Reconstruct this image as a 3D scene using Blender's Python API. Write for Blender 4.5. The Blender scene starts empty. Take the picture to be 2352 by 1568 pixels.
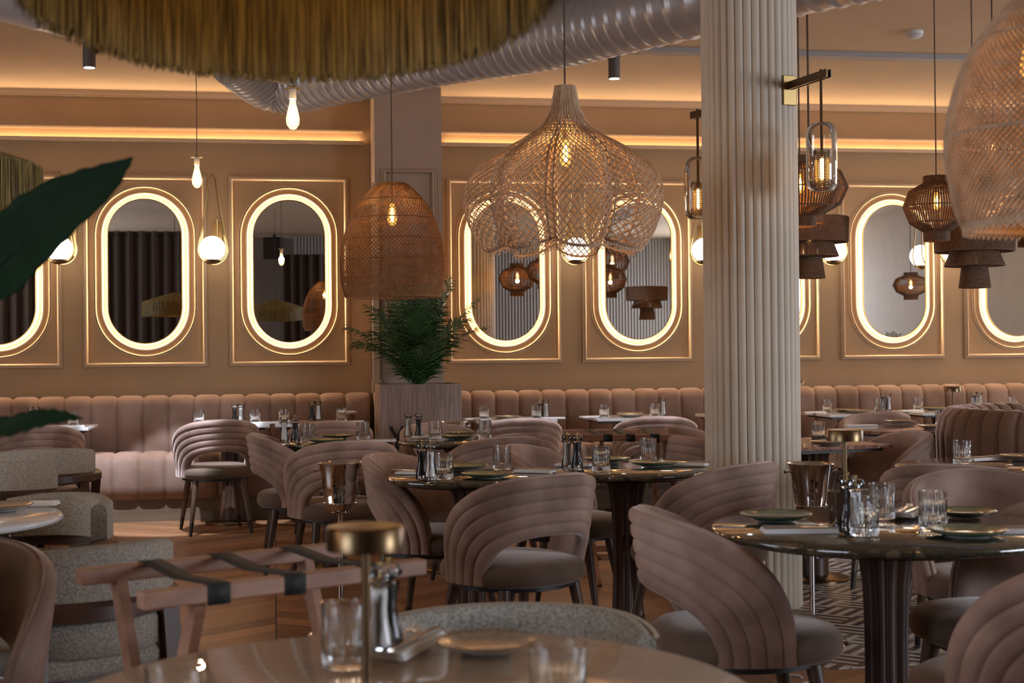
import bpy, math, random
from mathutils import Vector
random.seed(7)
SC = bpy.context.scene
COL = SC.collection
PI = math.pi
sin, cos = math.sin, math.cos

# ---------------------------------------------------------------- camera
FP = 3270.0; CH = 1.26
TH = math.radians(9.5); PT = math.atan(27/3270); RL = math.radians(.56)
fw = Vector((sin(TH)*cos(PT), cos(TH)*cos(PT), sin(PT)))
rt0 = Vector((cos(TH), -sin(TH), 0)); up0 = rt0.cross(fw)
rt = rt0*cos(RL)-up0*sin(RL); up = up0*cos(RL)+rt0*sin(RL)
EYE = Vector((0, 0, CH))
cam = bpy.data.cameras.new('camera'); cam_o = bpy.data.objects.new('camera', cam); COL.objects.link(cam_o)
from mathutils import Matrix
m = Matrix((rt, up, -fw)).transposed().to_4x4(); m.translation = EYE
cam_o.matrix_world = m
cam.sensor_width = 36; cam.lens = FP*36/2352
cam.clip_start = .05; cam.clip_end = 100
cam.dof.use_dof = True; cam.dof.focus_distance = 7.2; cam.dof.aperture_fstop = 5.0
SC.camera = cam_o

def ray(px, py): return fw+rt*((px-1176)/FP)-up*((py-784)/FP)
def onh(px, py, z):            # the point at height z seen at a pixel
    d = ray(px, py); t = (z-CH)/d.z; return EYE+d*t
def ony(px, py, Y):
    d = ray(px, py); return EYE+d*(Y/d.y)
def at(px, Z, z):              # the point at depth Z and height z in a pixel column
    a = (px-1176)/FP*Z
    b = (z-CH-Z*fw.z-a*rt.z)/up.z
    return EYE+fw*Z+rt*a+up*b
def az(px, py, Z): return EYE+ray(px, py)*Z

# ---------------------------------------------------------------- world, light, exposure
w = bpy.data.worlds.new('world'); SC.world = w; w.use_nodes = True
bg = w.node_tree.nodes['Background']; bg.inputs[0].default_value = (.55, .62, .75, 1); bg.inputs[1].default_value = .25
SC.view_settings.view_transform = 'Standard'; SC.view_settings.look = 'None'
SC.view_settings.exposure = 0.8; SC.view_settings.gamma = 1.0
SC.view_settings.use_curve_mapping = False
cy = SC.cycles
cy.max_bounces = 8; cy.diffuse_bounces = 4; cy.glossy_bounces = 4; cy.transmission_bounces = 8; cy.transparent_max_bounces = 8
cy.caustics_reflective = False; cy.caustics_refractive = False; cy.sample_clamp_indirect = 4

def area(name, loc, target, sx, sy, power, col, spread=PI):
    l = bpy.data.lights.new(name, 'AREA'); l.shape = 'RECTANGLE'; l.size = sx; l.size_y = sy
    l.energy = power; l.color = col; l.spread = spread
    o = bpy.data.objects.new(name, l); COL.objects.link(o); o.location = loc
    o.rotation_euler = (Vector(target)-Vector(loc)).to_track_quat('-Z', 'Y').to_euler(); return o
def spot(name, loc, target, power, col, ang, blend=.3, size=.03, parent=None):
    l = bpy.data.lights.new(name, 'SPOT'); l.energy = power; l.color = col; l.spot_size = ang; l.spot_blend = blend; l.shadow_soft_size = size
    o = bpy.data.objects.new(name, l); COL.objects.link(o); o.location = loc
    o.rotation_euler = (Vector(target)-Vector(loc)).to_track_quat('-Z', 'Y').to_euler(); return o
XL, XR, YB = -5.5, 9.4, -3.0
W = 11.75; CZ = 3.39
COOL = (.72, .82, 1.0); WARM = (1.0, .60, .28)
# daylight from the shop windows behind and beside the camera
area('window_daylight', (XL+.05, -.8, 1.9), (-1.5, 6, .8), 3.2, 2.2, 120, (.74, .83, 1.0))
area('right_front_window_daylight', (XR-.05, -.8, 1.9), (3, 6, .9), 3.2, 2.2, 260, (.78, .86, 1.0))
area('side_window_daylight', (XL+.05, 5.6, 1.9), (2, 8.5, .8), 3.0, 2.2, 50, (.78, .87, 1.0))
area('right_window_daylight', (XR-.05, 8.3, 1.9), (2, 7, .9), 2.4, 2.2, 60, (.80, .87, 1.0))
# added warm fill lights just under the ceiling, unseen and without fixtures
area('warm_ceiling_fill', (-4.3, 3.6, 3.32), (-3.3, 5.2, 0), 2.0, 6.0, 75, (1.0, .66, .37))
area('warm_ceiling_fill_2', (7.7, 10.2, 3.32), (6.6, 9.6, 0), 2.6, 2.2, 55, (1.0, .66, .37))
# ---------------------------------------------------------------- materials
MATS = {}
def newmat(n):
    m_ = bpy.data.materials.new(n); m_.use_nodes = True; nt = m_.node_tree
    return m_, nt, nt.nodes['Principled BSDF']
def L(nt, a, b): nt.links.new(a, b)
def nd(nt, t, **k):
    n_ = nt.nodes.new(t)
    for a, b in k.items(): setattr(n_, a, b)
    return n_
def setp(b, col=None, rough=None, metal=None, **k):
    if col: b.inputs['Base Color'].default_value = (*col, 1)
    if rough is not None: b.inputs['Roughness'].default_value = rough
    if metal is not None: b.inputs['Metallic'].default_value = metal
    for a, v in k.items(): b.inputs[a.replace('_', ' ')].default_value = v
def simple(n, col, rough=.5, metal=0., **k):
    m_, nt, b = newmat(n); setp(b, col, rough, metal, **k); MATS[n] = m_; return m_
def noisy(n, c1, c2, scale=8, rough=.6, stretch=(1, 1, 1), detail=4, bump=0, lo=.35, hi=.65, coord='Object', metal=0, rand=0, **k):
    m_, nt, b = newmat(n); setp(b, None, rough, metal, **k)
    tc = nd(nt, 'ShaderNodeTexCoord'); mp = nd(nt, 'ShaderNodeMapping'); mp.inputs['Scale'].default_value = stretch
    L(nt, tc.outputs[coord], mp.inputs[0])
    no = nd(nt, 'ShaderNodeTexNoise'); no.inputs['Scale'].default_value = scale; no.inputs['Detail'].default_value = detail
    L(nt, mp.outputs[0], no.inputs[0])
    if rand:
        oi = nd(nt, 'ShaderNodeObjectInfo'); ad = nd(nt, 'ShaderNodeVectorMath', operation='SCALE')
        cb = nd(nt, 'ShaderNodeCombineXYZ')
        for i_ in range(3): L(nt, oi.outputs['Random'], cb.inputs[i_])
        L(nt, cb.outputs[0], ad.inputs[0]); ad.inputs['Scale'].default_value = 30
        L(nt, ad.outputs[0], mp.inputs['Location'])
    cr = nd(nt, 'ShaderNodeValToRGB'); e = cr.color_ramp.elements
    e[0].position = lo; e[0].color = (*c1, 1); e[1].position = hi; e[1].color = (*c2, 1)
    L(nt, no.outputs[0], cr.inputs[0]); L(nt, cr.outputs[0], b.inputs['Base Color'])
    if bump:
        bm = nd(nt, 'ShaderNodeBump'); bm.inputs['Strength'].default_value = bump; bm.inputs['Distance'].default_value = .01
        L(nt, no.outputs[0], bm.inputs['Height']); L(nt, bm.outputs[0], b.inputs['Normal'])
    MATS[n] = m_; return m_
def emit(n, col, s):
    m_, nt, b = newmat(n); nt.nodes.remove(b)
    e = nd(nt, 'ShaderNodeEmission'); e.inputs[0].default_value = (*col, 1); e.inputs[1].default_value = s
    L(nt, e.outputs[0], nt.nodes['Material Output'].inputs[0]); MATS[n] = m_; return m_

wallm = noisy('taupe_plaster', (.33, .205, .102), (.36, .225, .115), 3, .75)
trimm = simple('taupe_trim', (.46, .33, .21), .5)
ceilm = noisy('ceiling_paint', (.52, .39, .26), (.56, .42, .28), 2, .8)
ceiltrim = simple('grey_ceiling_trim', (.30, .28, .27), .5)
pillm = noisy('pillar_paint', (.31, .225, .165), (.34, .245, .18), 3, .7)
colm = noisy('column_plaster', (.60, .52, .41), (.64, .56, .45), 5, .6)
velvet = noisy('blush_velvet', (.22, .140, .108), (.44, .31, .255), 4.5, .75, detail=6, rand=1, lo=.38, hi=.68)
setp(velvet.node_tree.nodes['Principled BSDF'], Sheen_Weight=.8, Sheen_Roughness=.35, Sheen_Tint=(1, .85, .78, 1), Specular_IOR_Level=.15)
benchv = noisy('bench_velvet', (.20, .122, .085), (.29, .19, .145), 4, .75, detail=6, lo=.38, hi=.68)
setp(benchv.node_tree.nodes['Principled BSDF'], Sheen_Weight=.45, Sheen_Roughness=.35, Sheen_Tint=(1, .85, .78, 1), Specular_IOR_Level=.15)
seatv = noisy('seat_velvet', (.095, .064, .043), (.15, .102, .075), 5, .8, detail=5, rand=1)
setp(seatv.node_tree.nodes['Principled BSDF'], Sheen_Weight=.6, Sheen_Roughness=.4, Sheen_Tint=(1, .88, .8, 1), Specular_IOR_Level=.15)
greyfab = noisy('oatmeal_fabric', (.22, .19, .15), (.42, .37, .31), 180, .95, detail=2, bump=.3)
tubfab = noisy('grey_tweed', (.20, .19, .16), (.42, .40, .35), 160, .95, detail=2, bump=.3)
piping = simple('pale_piping', (.5, .45, .36), .8)
darkwood = noisy('dark_walnut', (.035, .016, .009), (.085, .038, .02), 6, .4, (1, 1, .12), rand=1)
legwood = noisy('leg_walnut', (.05, .026, .015), (.10, .052, .030), 8, .45, (1, 1, .15), rand=1)
legtip = simple('dark_leg_sleeve', (.03, .022, .016), .35, .5)
redwood = noisy('reddish_ash', (.23, .11, .065), (.40, .215, .135), 14, .5, (.1, 1, 1), rand=1)
planterw = noisy('planter_oak', (.17, .115, .09), (.27, .185, .145), 9, .6, (6, 6, .5), detail=8)
strapm = simple('black_strap', (.012, .012, .011), .7)
blackm = simple('black_metal', (.01, .01, .01), .45)
brass = simple('brushed_brass', (.42, .29, .12), .3, 1.0)
darkbrass = simple('bronze_brass', (.16, .105, .055), .3, 1.0)
chrome = simple('polished_steel', (.62, .60, .58), .06, 1.0)
cutlm = simple('cutlery_steel', (.7, .68, .66), .15, 1.0)
mirrorm = simple('mirror_silver', (.86, .87, .86), .0, 1.0)
ductm = simple('painted_duct', (.42, .40, .40), .32, .25)
napm = simple('white_linen', (.86, .86, .86), .9)
whitem = simple('white_plastic', (.6, .6, .62), .5)
saltm = simple('salt', (.88, .88, .88), .7); pepperm = simple('peppercorns', (.012, .009, .008), .6)
cordm = simple('pendant_cord', (.10, .065, .04), .8)
plategreen = noisy('green_glaze', (.11, .18, .115), (.24, .27, .15), 25, .2, detail=5, rand=1, Coat_Weight=.5)
plategrey = noisy('speckled_stoneware', (.30, .24, .17), (.40, .33, .25), 60, .25, detail=5, rand=1, Coat_Weight=.5)
platerim = simple('brown_plate_rim', (.16, .09, .035), .3); platefoot = simple('white_plate_foot', (.45, .44, .40), .4)
cream = simple('cream_ceramic', (.6, .5, .38), .6)
potm = simple('dark_pot', (.03, .03, .03), .5)
woodboard = noisy('serving_board', (.22, .11, .05), (.33, .18, .09), 10, .5, (1, 6, 1))
greystone = noisy('white_marble', (.60, .585, .57), (.70, .69, .68), 4, .12, detail=8, rand=1)
beigestone = noisy('beige_marble', (.46, .34, .23), (.54, .42, .30), 5, .09, detail=8)
def marble(n, cols, scale, rough=.06):
    m_, nt, b = newmat(n); setp(b, None, rough, 0, Coat_Weight=.6, Coat_Roughness=.03, Specular_IOR_Level=.7)
    tc = nd(nt, 'ShaderNodeTexCoord'); no = nd(nt, 'ShaderNodeTexNoise'); no.inputs['Scale'].default_value = scale
    no.inputs['Detail'].default_value = 9; no.inputs['Distortion'].default_value = 1.2; no.inputs['Roughness'].default_value = .65
    L(nt, tc.outputs['Object'], no.inputs[0]); cr = nd(nt, 'ShaderNodeValToRGB')
    e = cr.color_ramp.elements; ps = [.3+.4*i/(len(cols)-1) for i in range(len(cols))]
    e[0].position = ps[0]; e[0].color = (*cols[0], 1); e[1].position = ps[-1]; e[1].color = (*cols[-1], 1)
    for p_, c_ in list(zip(ps, cols))[1:-1]:
        q = e.new(p_); q.color = (*c_, 1)
    L(nt, no.outputs[0], cr.inputs[0]); L(nt, cr.outputs[0], b.inputs['Base Color']); MATS[n] = m_; return m_
darkmarble = marble('dark_green_marble', [(.012, .012, .010), (.045, .042, .028), (.02, .022, .016), (.12, .095, .06), (.035, .032, .022)], 11)
redmarble = marble('red_marble', [(.12, .045, .03), (.34, .20, .15), (.18, .07, .05), (.48, .36, .28), (.25, .11, .08)], 9)
# glass with cheap shadows that still is plain glass
def glassmat(n, col=(1, 1, 1), rough=0., ior=1.45, thin=False):
    m_, nt, b = newmat(n)
    if thin:
        nt.nodes.remove(b); tr = nd(nt, 'ShaderNodeBsdfTransparent'); tr.inputs[0].default_value = (*col, 1)
        gl = nd(nt, 'ShaderNodeBsdfGlossy'); gl.inputs['Roughness'].default_value = .02
        fr = nd(nt, 'ShaderNodeFresnel'); fr.inputs[0].default_value = ior; mx = nd(nt, 'ShaderNodeMixShader')
        L(nt, fr.outputs[0], mx.inputs[0]); L(nt, tr.outputs[0], mx.inputs[1]); L(nt, gl.outputs[0], mx.inputs[2])
        L(nt, mx.outputs[0], nt.nodes['Material Output'].inputs[0])
    else: setp(b, col, rough, 0, Transmission_Weight=1.0, IOR=ior)
    MATS[n] = m_; return m_
glass = glassmat('tumbler_glass', (.97, .985, .98)); mill_glass = glassmat('mill_clear_acrylic', (.97, .96, .94), thin=True, ior=1.42)
thinglass = glassmat('clear_thin_glass', (.96, .96, .96), thin=True, ior=1.5)
bulbglass = glassmat('amber_bulb_glass', (1, .86, .6), thin=True, ior=1.3)
# lights that glow
led = emit('warm_led_strip', (1.0, .70, .42), 50); covled = emit('cove_led_strip', (1.0, .67, .37), 15)
globem = emit('opal_globe_glow', (1.0, .84, .66), 7.0)
filam = emit('amber_filament', (1.0, .50, .12), 26); filw = emit('bright_filament', (1.0, .80, .55), 60)
spotface = emit('cool_spot_face', (.85, .92, 1.0), 50)
def bulbmat(n, col, st, mixf):
    m_, nt, b = newmat(n); nt.nodes.remove(b); tr = nd(nt, 'ShaderNodeBsdfTransparent'); e = nd(nt, 'ShaderNodeEmission'); mx = nd(nt, 'ShaderNodeMixShader')
    e.inputs[0].default_value = (*col, 1); e.inputs[1].default_value = st; mx.inputs[0].default_value = mixf
    L(nt, tr.outputs[0], mx.inputs[1]); L(nt, e.outputs[0], mx.inputs[2]); L(nt, mx.outputs[0], nt.nodes['Material Output'].inputs[0]); return m_
bulbglow = bulbmat('glowing_bulb_glass', (1.0, .68, .34), 2.6, .30); amberglow = bulbmat('amber_bulb_glow', (1.0, .45, .08), 1.5, .30)
# woven stuff
rattan = noisy('natural_rattan', (.52, .34, .20), (.68, .49, .33), 30, .6, rand=1)
rattan_dark = noisy('honey_rattan', (.20, .085, .025), (.33, .15, .05), 30, .6, rand=1)
ropem = noisy('brown_rope', (.115, .062, .033), (.185, .105, .06), 60, .85, rand=1)
fringe = noisy('mustard_fringe', (.09, .055, .012), (.38, .27, .075), 130, .7, (1, 1, .06), detail=3)
palmm = noisy('palm_green', (.014, .045, .012), (.05, .12, .03), 12, .4)
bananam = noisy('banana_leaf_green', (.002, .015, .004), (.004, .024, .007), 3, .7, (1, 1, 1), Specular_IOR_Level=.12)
curtm = noisy('brown_curtain', (.075, .055, .047), (.10, .075, .062), 20, .85, (1, 1, .1))
def wood_floor():
    m_, nt, b = newmat('chevron_oak'); tc = nd(nt, 'ShaderNodeTexCoord'); sp = nd(nt, 'ShaderNodeSeparateXYZ'); L(nt, tc.outputs['Object'], sp.inputs[0])
    def M(op, a, c=None, v=None):
        n_ = nd(nt, 'ShaderNodeMath', operation=op)
        for i, s in enumerate((a, c)):
            if s is None: continue
            if isinstance(s, (int, float)): n_.inputs[i].default_value = s
            else: L(nt, s, n_.inputs[i])
        return n_.outputs[0]
    X, Y = sp.outputs[0], sp.outputs[1]
    col = M('FLOOR', M('DIVIDE', X, .62)); pg = M('PINGPONG', X, .62)
    v = M('ADD', Y, M('MULTIPLY', pg, .75)); pl = M('DIVIDE', v, .17); idx = M('FLOOR', pl); fr = M('FRACT', pl)
    cb = nd(nt, 'ShaderNodeCombineXYZ'); L(nt, col, cb.inputs[0]); L(nt, idx, cb.inputs[1])
    wn = nd(nt, 'ShaderNodeTexWhiteNoise', noise_dimensions='2D'); L(nt, cb.outputs[0], wn.inputs[0])
    gc = nd(nt, 'ShaderNodeCombineXYZ'); L(nt, M('MULTIPLY', v, 30), gc.inputs[0]); L(nt, M('MULTIPLY', X, 2.0), gc.inputs[1]); L(nt, M('MULTIPLY', wn.outputs[0], 30), gc.inputs[2])
    no = nd(nt, 'ShaderNodeTexNoise'); no.inputs['Scale'].default_value = 1.0; no.inputs['Detail'].default_value = 6; L(nt, gc.outputs[0], no.inputs[0])
    mx = M('ADD', M('MULTIPLY', wn.outputs[0], .45), M('MULTIPLY', no.outputs[0], .6))
    cr = nd(nt, 'ShaderNodeValToRGB'); e = cr.color_ramp.elements; e[0].position = .2; e[0].color = (.12, .045, .016, 1); e[1].position = .85; e[1].color = (.42, .21, .10, 1)
    L(nt, mx, cr.inputs[0])
    ed = M('MINIMUM', M('GREATER_THAN', fr, .03), M('GREATER_THAN', M('PINGPONG', X, .62), .004))
    mi = nd(nt, 'ShaderNodeMix', data_type='RGBA'); L(nt, ed, mi.inputs['Factor']); mi.inputs['A'].default_value = (.04, .018, .01, 1); L(nt, cr.outputs[0], mi.inputs['B'])
    L(nt, mi.outputs['Result'], b.inputs['Base Color']); setp(b, None, .38, 0); return m_
def tile_floor():
    m_, nt, b = newmat('striped_tile'); tc = nd(nt, 'ShaderNodeTexCoord'); sp = nd(nt, 'ShaderNodeSeparateXYZ'); L(nt, tc.outputs['Object'], sp.inputs[0])
    def M(op, a, c=None):
        n_ = nd(nt, 'ShaderNodeMath', operation=op)
        for i, s in enumerate((a, c)):
            if s is None: continue
            if isinstance(s, (int, float)): n_.inputs[i].default_value = s
            else: L(nt, s, n_.inputs[i])
        return n_.outputs[0]
    X, Y = sp.outputs[0], sp.outputs[1]; u = M('MULTIPLY', M('ADD', X, Y), .7071); v = M('MULTIPLY', M('SUBTRACT', X, Y), .7071)
    par = M('FRACT', M('MULTIPLY', M('ADD', M('FLOOR', M('DIVIDE', u, .2)), M('FLOOR', M('DIVIDE', v, .2))), .5)); pm = M('GREATER_THAN', par, .25)
    s1 = M('GREATER_THAN', M('FRACT', M('DIVIDE', u, .0667)), .52); s2 = M('GREATER_THAN', M('FRACT', M('DIVIDE', v, .0667)), .52)
    s = M('ADD', M('MULTIPLY', s1, pm), M('MULTIPLY', s2, M('SUBTRACT', 1, pm)))
    mi = nd(nt, 'ShaderNodeMix', data_type='RGBA'); L(nt, s, mi.inputs['Factor']); mi.inputs['A'].default_value = (.05, .05, .055, 1); mi.inputs['B'].default_value = (.55, .53, .49, 1)
    L(nt, mi.outputs['Result'], b.inputs['Base Color']); setp(b, None, .3, 0); return m_
floorm = wood_floor(); tilem = tile_floor()
def ribbed_mat():
    m_, nt, b = newmat('ribbed_panel'); setp(b, (.36, .34, .32), .6); return m_
ribm = ribbed_mat()

# ---------------------------------------------------------------- mesh building
class MB:
    def __init__(s): s.v = []; s.f = []
    def add(s, vs, fs):
        o = len(s.v); s.v += [tuple(p) for p in vs]; s.f += [tuple(i+o for i in f) for f in fs]; return s
    def box(s, x0, x1, y0, y1, z0, z1):
        return s.add([(x0, y0, z0), (x1, y0, z0), (x1, y1, z0), (x0, y1, z0), (x0, y0, z1), (x1, y0, z1), (x1, y1, z1), (x0, y1, z1)],
                     [(0, 3, 2, 1), (4, 5, 6, 7), (0, 1, 5, 4), (1, 2, 6, 5), (2, 3, 7, 6), (3, 0, 4, 7)])
    def bar(s, a, b, wx, wz, upv=(0, 0, 1)):      # rectangular beam
        a = Vector(a); b = Vector(b); d = (b-a).normalized(); sd = d.cross(Vector(upv)).normalized(); u2 = sd.cross(d)
        vs = [p+sd*(i*wx/2)+u2*(j*wz/2) for p in (a, b) for i, j in ((-1, -1), (1, -1), (1, 1), (-1, 1))]
        return s.add(vs, [(0, 3, 2, 1), (4, 5, 6, 7), (0, 1, 5, 4), (1, 2, 6, 5), (2, 3, 7, 6), (3, 0, 4, 7)])
    def tube(s, pts, r, n=8, closed=False, cap=True, sq=None):
        pts = [Vector(p) for p in pts]; N = len(pts); rs = r if isinstance(r, (list, tuple)) else [r]*N
        vs = []; prev = None
        for i, p in enumerate(pts):
            if closed: d = pts[(i+1) % N]-pts[i-1]
            else: d = pts[min(i+1, N-1)]-pts[max(i-1, 0)]
            d = d.normalized() if d.length > 1e-9 else Vector((0, 0, 1))
            if prev is None:
                a = Vector((0, 0, 1)) if abs(d.z) < .9 else Vector((1, 0, 0)); sd = d.cross(a).normalized()
            else:
                sd = prev-d*prev.dot(d); sd = sd.normalized() if sd.length > 1e-6 else d.orthogonal().normalized()
            prev = sd; u2 = d.cross(sd)
            for k in range(n):
                a = 2*PI*k/n+(PI/4 if n == 4 else 0); vs.append(p+(sd*cos(a)+u2*sin(a)*(sq or 1))*rs[i])
        fs = []
        for i in range(N if closed else N-1):
            j = (i+1) % N
            for k in range(n): l = (k+1) % n; fs.append((i*n+k, i*n+l, j*n+l, j*n+k))
        if cap and not closed: fs.append(tuple(range(n-1, -1, -1))); fs.append(tuple((N-1)*n+k for k in range(n)))
        return s.add(vs, fs)
    def lathe(s, prof, n=32, c=(0, 0, 0), rf=None):
        vs = []; fs = []; c = Vector(c)
        for i, (r, z) in enumerate(prof):
            for k in range(n):
                a = 2*PI*k/n; rr = r if rf is None else rf(r, z, a, i)
                vs.append((c.x+rr*cos(a), c.y+rr*sin(a), c.z+z))
        for i in range(len(prof)-1):
            for k in range(n): l = (k+1) % n; fs.append((i*n+k, i*n+l, (i+1)*n+l, (i+1)*n+k))
        if prof[0][0] > 1e-5: fs.append(tuple(range(n-1, -1, -1)))
        if prof[-1][0] > 1e-5: fs.append(tuple((len(prof)-1)*n+k for k in range(n)))
        return s.add(vs, fs)
    def grid(s, P, cu=False, cv=False):
        nu, nv = len(P), len(P[0]); vs = [p for row in P for p in row]; fs = []
        for i in range(nu if cu else nu-1):
            for j in range(nv if cv else nv-1):
                a, b = (i+1) % nu, (j+1) % nv; fs.append((i*nv+j, a*nv+j, a*nv+b, i*nv+b))
        return s.add(vs, fs)
    def prism(s, poly, z0, z1):
        n = len(poly); return s.add([(x, y, z0) for x, y in poly]+[(x, y, z1) for x, y in poly],
                                    [tuple(range(n-1, -1, -1)), tuple(range(n, 2*n))]+[(i, (i+1) % n, n+(i+1) % n, n+i) for i in range(n)])
    def mesh(s, name, mat, smooth=True, ang=.7):
        me = bpy.data.meshes.new(name); me.from_pydata(s.v, [], s.f); me.validate(); me.update()
        if smooth:
            me.shade_smooth()
            try: me.set_sharp_from_angle(angle=ang)
            except Exception: pass
        me.materials.append(mat); return me
def part(name, mb, mat, parent=None, smooth=True, ang=.7):
    o = bpy.data.objects.new(name, mb.mesh(name, mat, smooth, ang)); COL.objects.link(o)
    if parent: o.parent = parent
    return o
def tag(o, label, cat, group=None):
    o['label'] = label; o['category'] = cat
    if group: o['group'] = group
    return o
def struct(name, mb, mat, smooth=False, **k):
    o = part(name, mb, mat, None, smooth, **k); o['kind'] = 'structure'; return o
def thing(name, label, cat, loc=(0, 0, 0), rz=0, group=None):
    o = bpy.data.objects.new(name, None); COL.objects.link(o); o.empty_display_size = .1
    o.location = loc; o.rotation_euler = (0, 0, rz); return tag(o, label, cat, group)
def copy_tree(o, parent):
    c = o.copy(); COL.objects.link(c); c.parent = parent
    for ch in o.children: copy_tree(ch, c)
    return c
class Proto:                       # the first placement moves the original, later ones copy it
    def __init__(s, make): s.make = make; s.root = None
    def put(s, label, loc, rz=0, group=None, scale=None):
        if s.root is None: r = s.root = s.make()
        else:
            r = s.root.copy(); COL.objects.link(r)
            for ch in s.root.children: copy_tree(ch, r)
            r.scale = (1, 1, 1)
        r.location = loc; r.rotation_euler = (0, 0, rz); r['label'] = label
        if 'group' in r: del r['group']
        if group: r['group'] = group
        if scale: r.scale = scale if isinstance(scale, tuple) else (scale,)*3
        return r
def soft(o, wd=.004, seg=2):
    b = o.modifiers.new('bevel', 'BEVEL'); b.width = wd; b.segments = seg; b.limit_method = 'ANGLE'; return o

# ---------------------------------------------------------------- room
tx, ty = 2.15, 5.35       # corner where the tiled floor begins
struct('floor', MB().box(XL, XR, YB, W, -.1, 0), floorm)
struct('floor_tile', MB().box(tx, XR, ty, W-.6, 0, .003), tilem)
struct('wall_back', MB().box(XL, XR, W, W+.15, 0, CZ+.1), wallm)
struct('ceiling', MB().box(XL, XR, YB, W+.15, CZ, CZ+.12), ceilm)
struct('wall_left', MB().box(XL-.15, XL, .9, 4.0, 0, CZ).box(XL-.15, XL, YB, .9, 0, .75).box(XL-.15, XL, YB, .9, 3.05, CZ).box(XL-.15, XL, 7.2, W, 0, CZ).box(XL-.15, XL, 4.0, 7.2, 0, .75).box(XL-.15, XL, 4.0, 7.2, 3.05, CZ), wallm)
struct('wall_right', MB().box(XR, XR+.15, .9, 7.0, 0, CZ).box(XR, XR+.15, YB, .9, 0, .75).box(XR, XR+.15, YB, .9, 3.05, CZ).box(XR, XR+.15, 9.6, W, 0, CZ).box(XR, XR+.15, 7.0, 9.6, 0, .75).box(XR, XR+.15, 7.0, 9.6, 3.05, CZ), colm)
mb = MB().box(XL, .4, YB-.15, YB, 0, CZ)
x = .4
while x < XR: mb.lathe([(.03, 0), (.03, CZ)], 8, (x, YB+.55, 0)); x += .058
mb.box(.4, XR, YB+.5, YB+.55, 0, CZ)
struct('wall_front', mb, ribm, True)
# beam of pale grey trim across the ceiling
struct('trim_1', MB().box(2.2, XR, 9.62, 9.74, CZ-.035, CZ), ceiltrim)
for i, (a, b) in enumerate(((XL, .74), (1.38, XR))):
    struct('trim_%d' % (2+i), MB().box(a, b, W-.05, W, CZ-.035, CZ).box(a, b, W-.03, W, CZ-.05, CZ-.035), trimm)
    struct('trim_%d' % (4+i), MB().box(a, b, W-.020, W, 3.083, 3.10).box(a, b, W-.028, W, 3.092, 3.103)
           .box(a, b, W-.06, W, 2.982, 2.996).box(a, b, W-.06, W-.052, 2.996, 3.010), trimm)
    o = struct('trim_%d' % (6+i), MB().box(a+.02, b-.02, W-.045, W-.02, 2.9965, 3.001), covled)
# pillar with its own panel mouldings
PY = 11.30
struct('pillar', MB().box(.80, 1.335, PY, W+.05, 0, CZ), pillm)
def rect_sweep(mb_, cx, cz, hw, hh, prof, y):
    P = []
    for o_, p_ in prof:
        P.append([(cx+sx*(hw+o_), y-p_, cz+sz*(hh+o_)) for sx, sz in ((-1, -1), (1, -1), (1, 1), (-1, 1))])
    return mb_.grid(P, cv=True)
def stad(r, s, n=24):
    out = []
    for k in range(n+1): a = PI*k/n; out.append((r*cos(a), s+r*sin(a)))
    for k in range(n+1): a = PI+PI*k/n; out.append((r*cos(a), -s+r*sin(a)))
    return out
def stad_sweep(mb_, cx, cz, r0, s, prof, y, n=24):
    return mb_.grid([[(cx+a, y-p_, cz+b) for a, b in stad(r0+o_, s, n)] for o_, p_ in prof], cv=True)
rp = [(-.022, 0), (-.021, .016), (-.014, .032), (-.006, .034), (0, .020), (.006, .018), (.012, .022), (.016, .012), (.016, 0)]
mb = MB(); rect_sweep(mb, 1.07, 2.1, .20, .62, [(o_, p_) for o_, p_ in rp], PY)
mb.box(.785, .80, PY-.012, W, 0, .0001)
struct('trim_8', mb, pillm, True)
struct('trim_9', MB().box(.775, .825, PY-.025, PY+.02, 1.0, 2.62).box(.765, .835, PY-.035, PY+.02, .96, 1.06), trimm)
PX = [-3.29, -2.14, -1.01, .13, 1.91, 3.05, 4.20, 5.35, 6.50, 7.65]
PZ, HW, HH = 1.9475, .468, .755
R0, S0, MZ = .29, .29, 1.945
def arc_prof(o0, wd, h, n=6): return [(o0+wd/2-wd/2*cos(PI*k/n), h*sin(PI*k/n)) for k in range(n+1)]
mlab = ['beyond the left frame edge', 'half behind the banana leaf', 'first full one from the left',
        'nearest to the woven dome lamp, left of pillar', 'behind the left half of the petal lamp', 'behind the right half of the petal lamp',
        'mostly hidden behind the ribbed column', 'first fully visible right of the column', 'behind the tiered lamp at right edge', 'beyond the right edge of the photo']
n_t = 10
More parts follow.
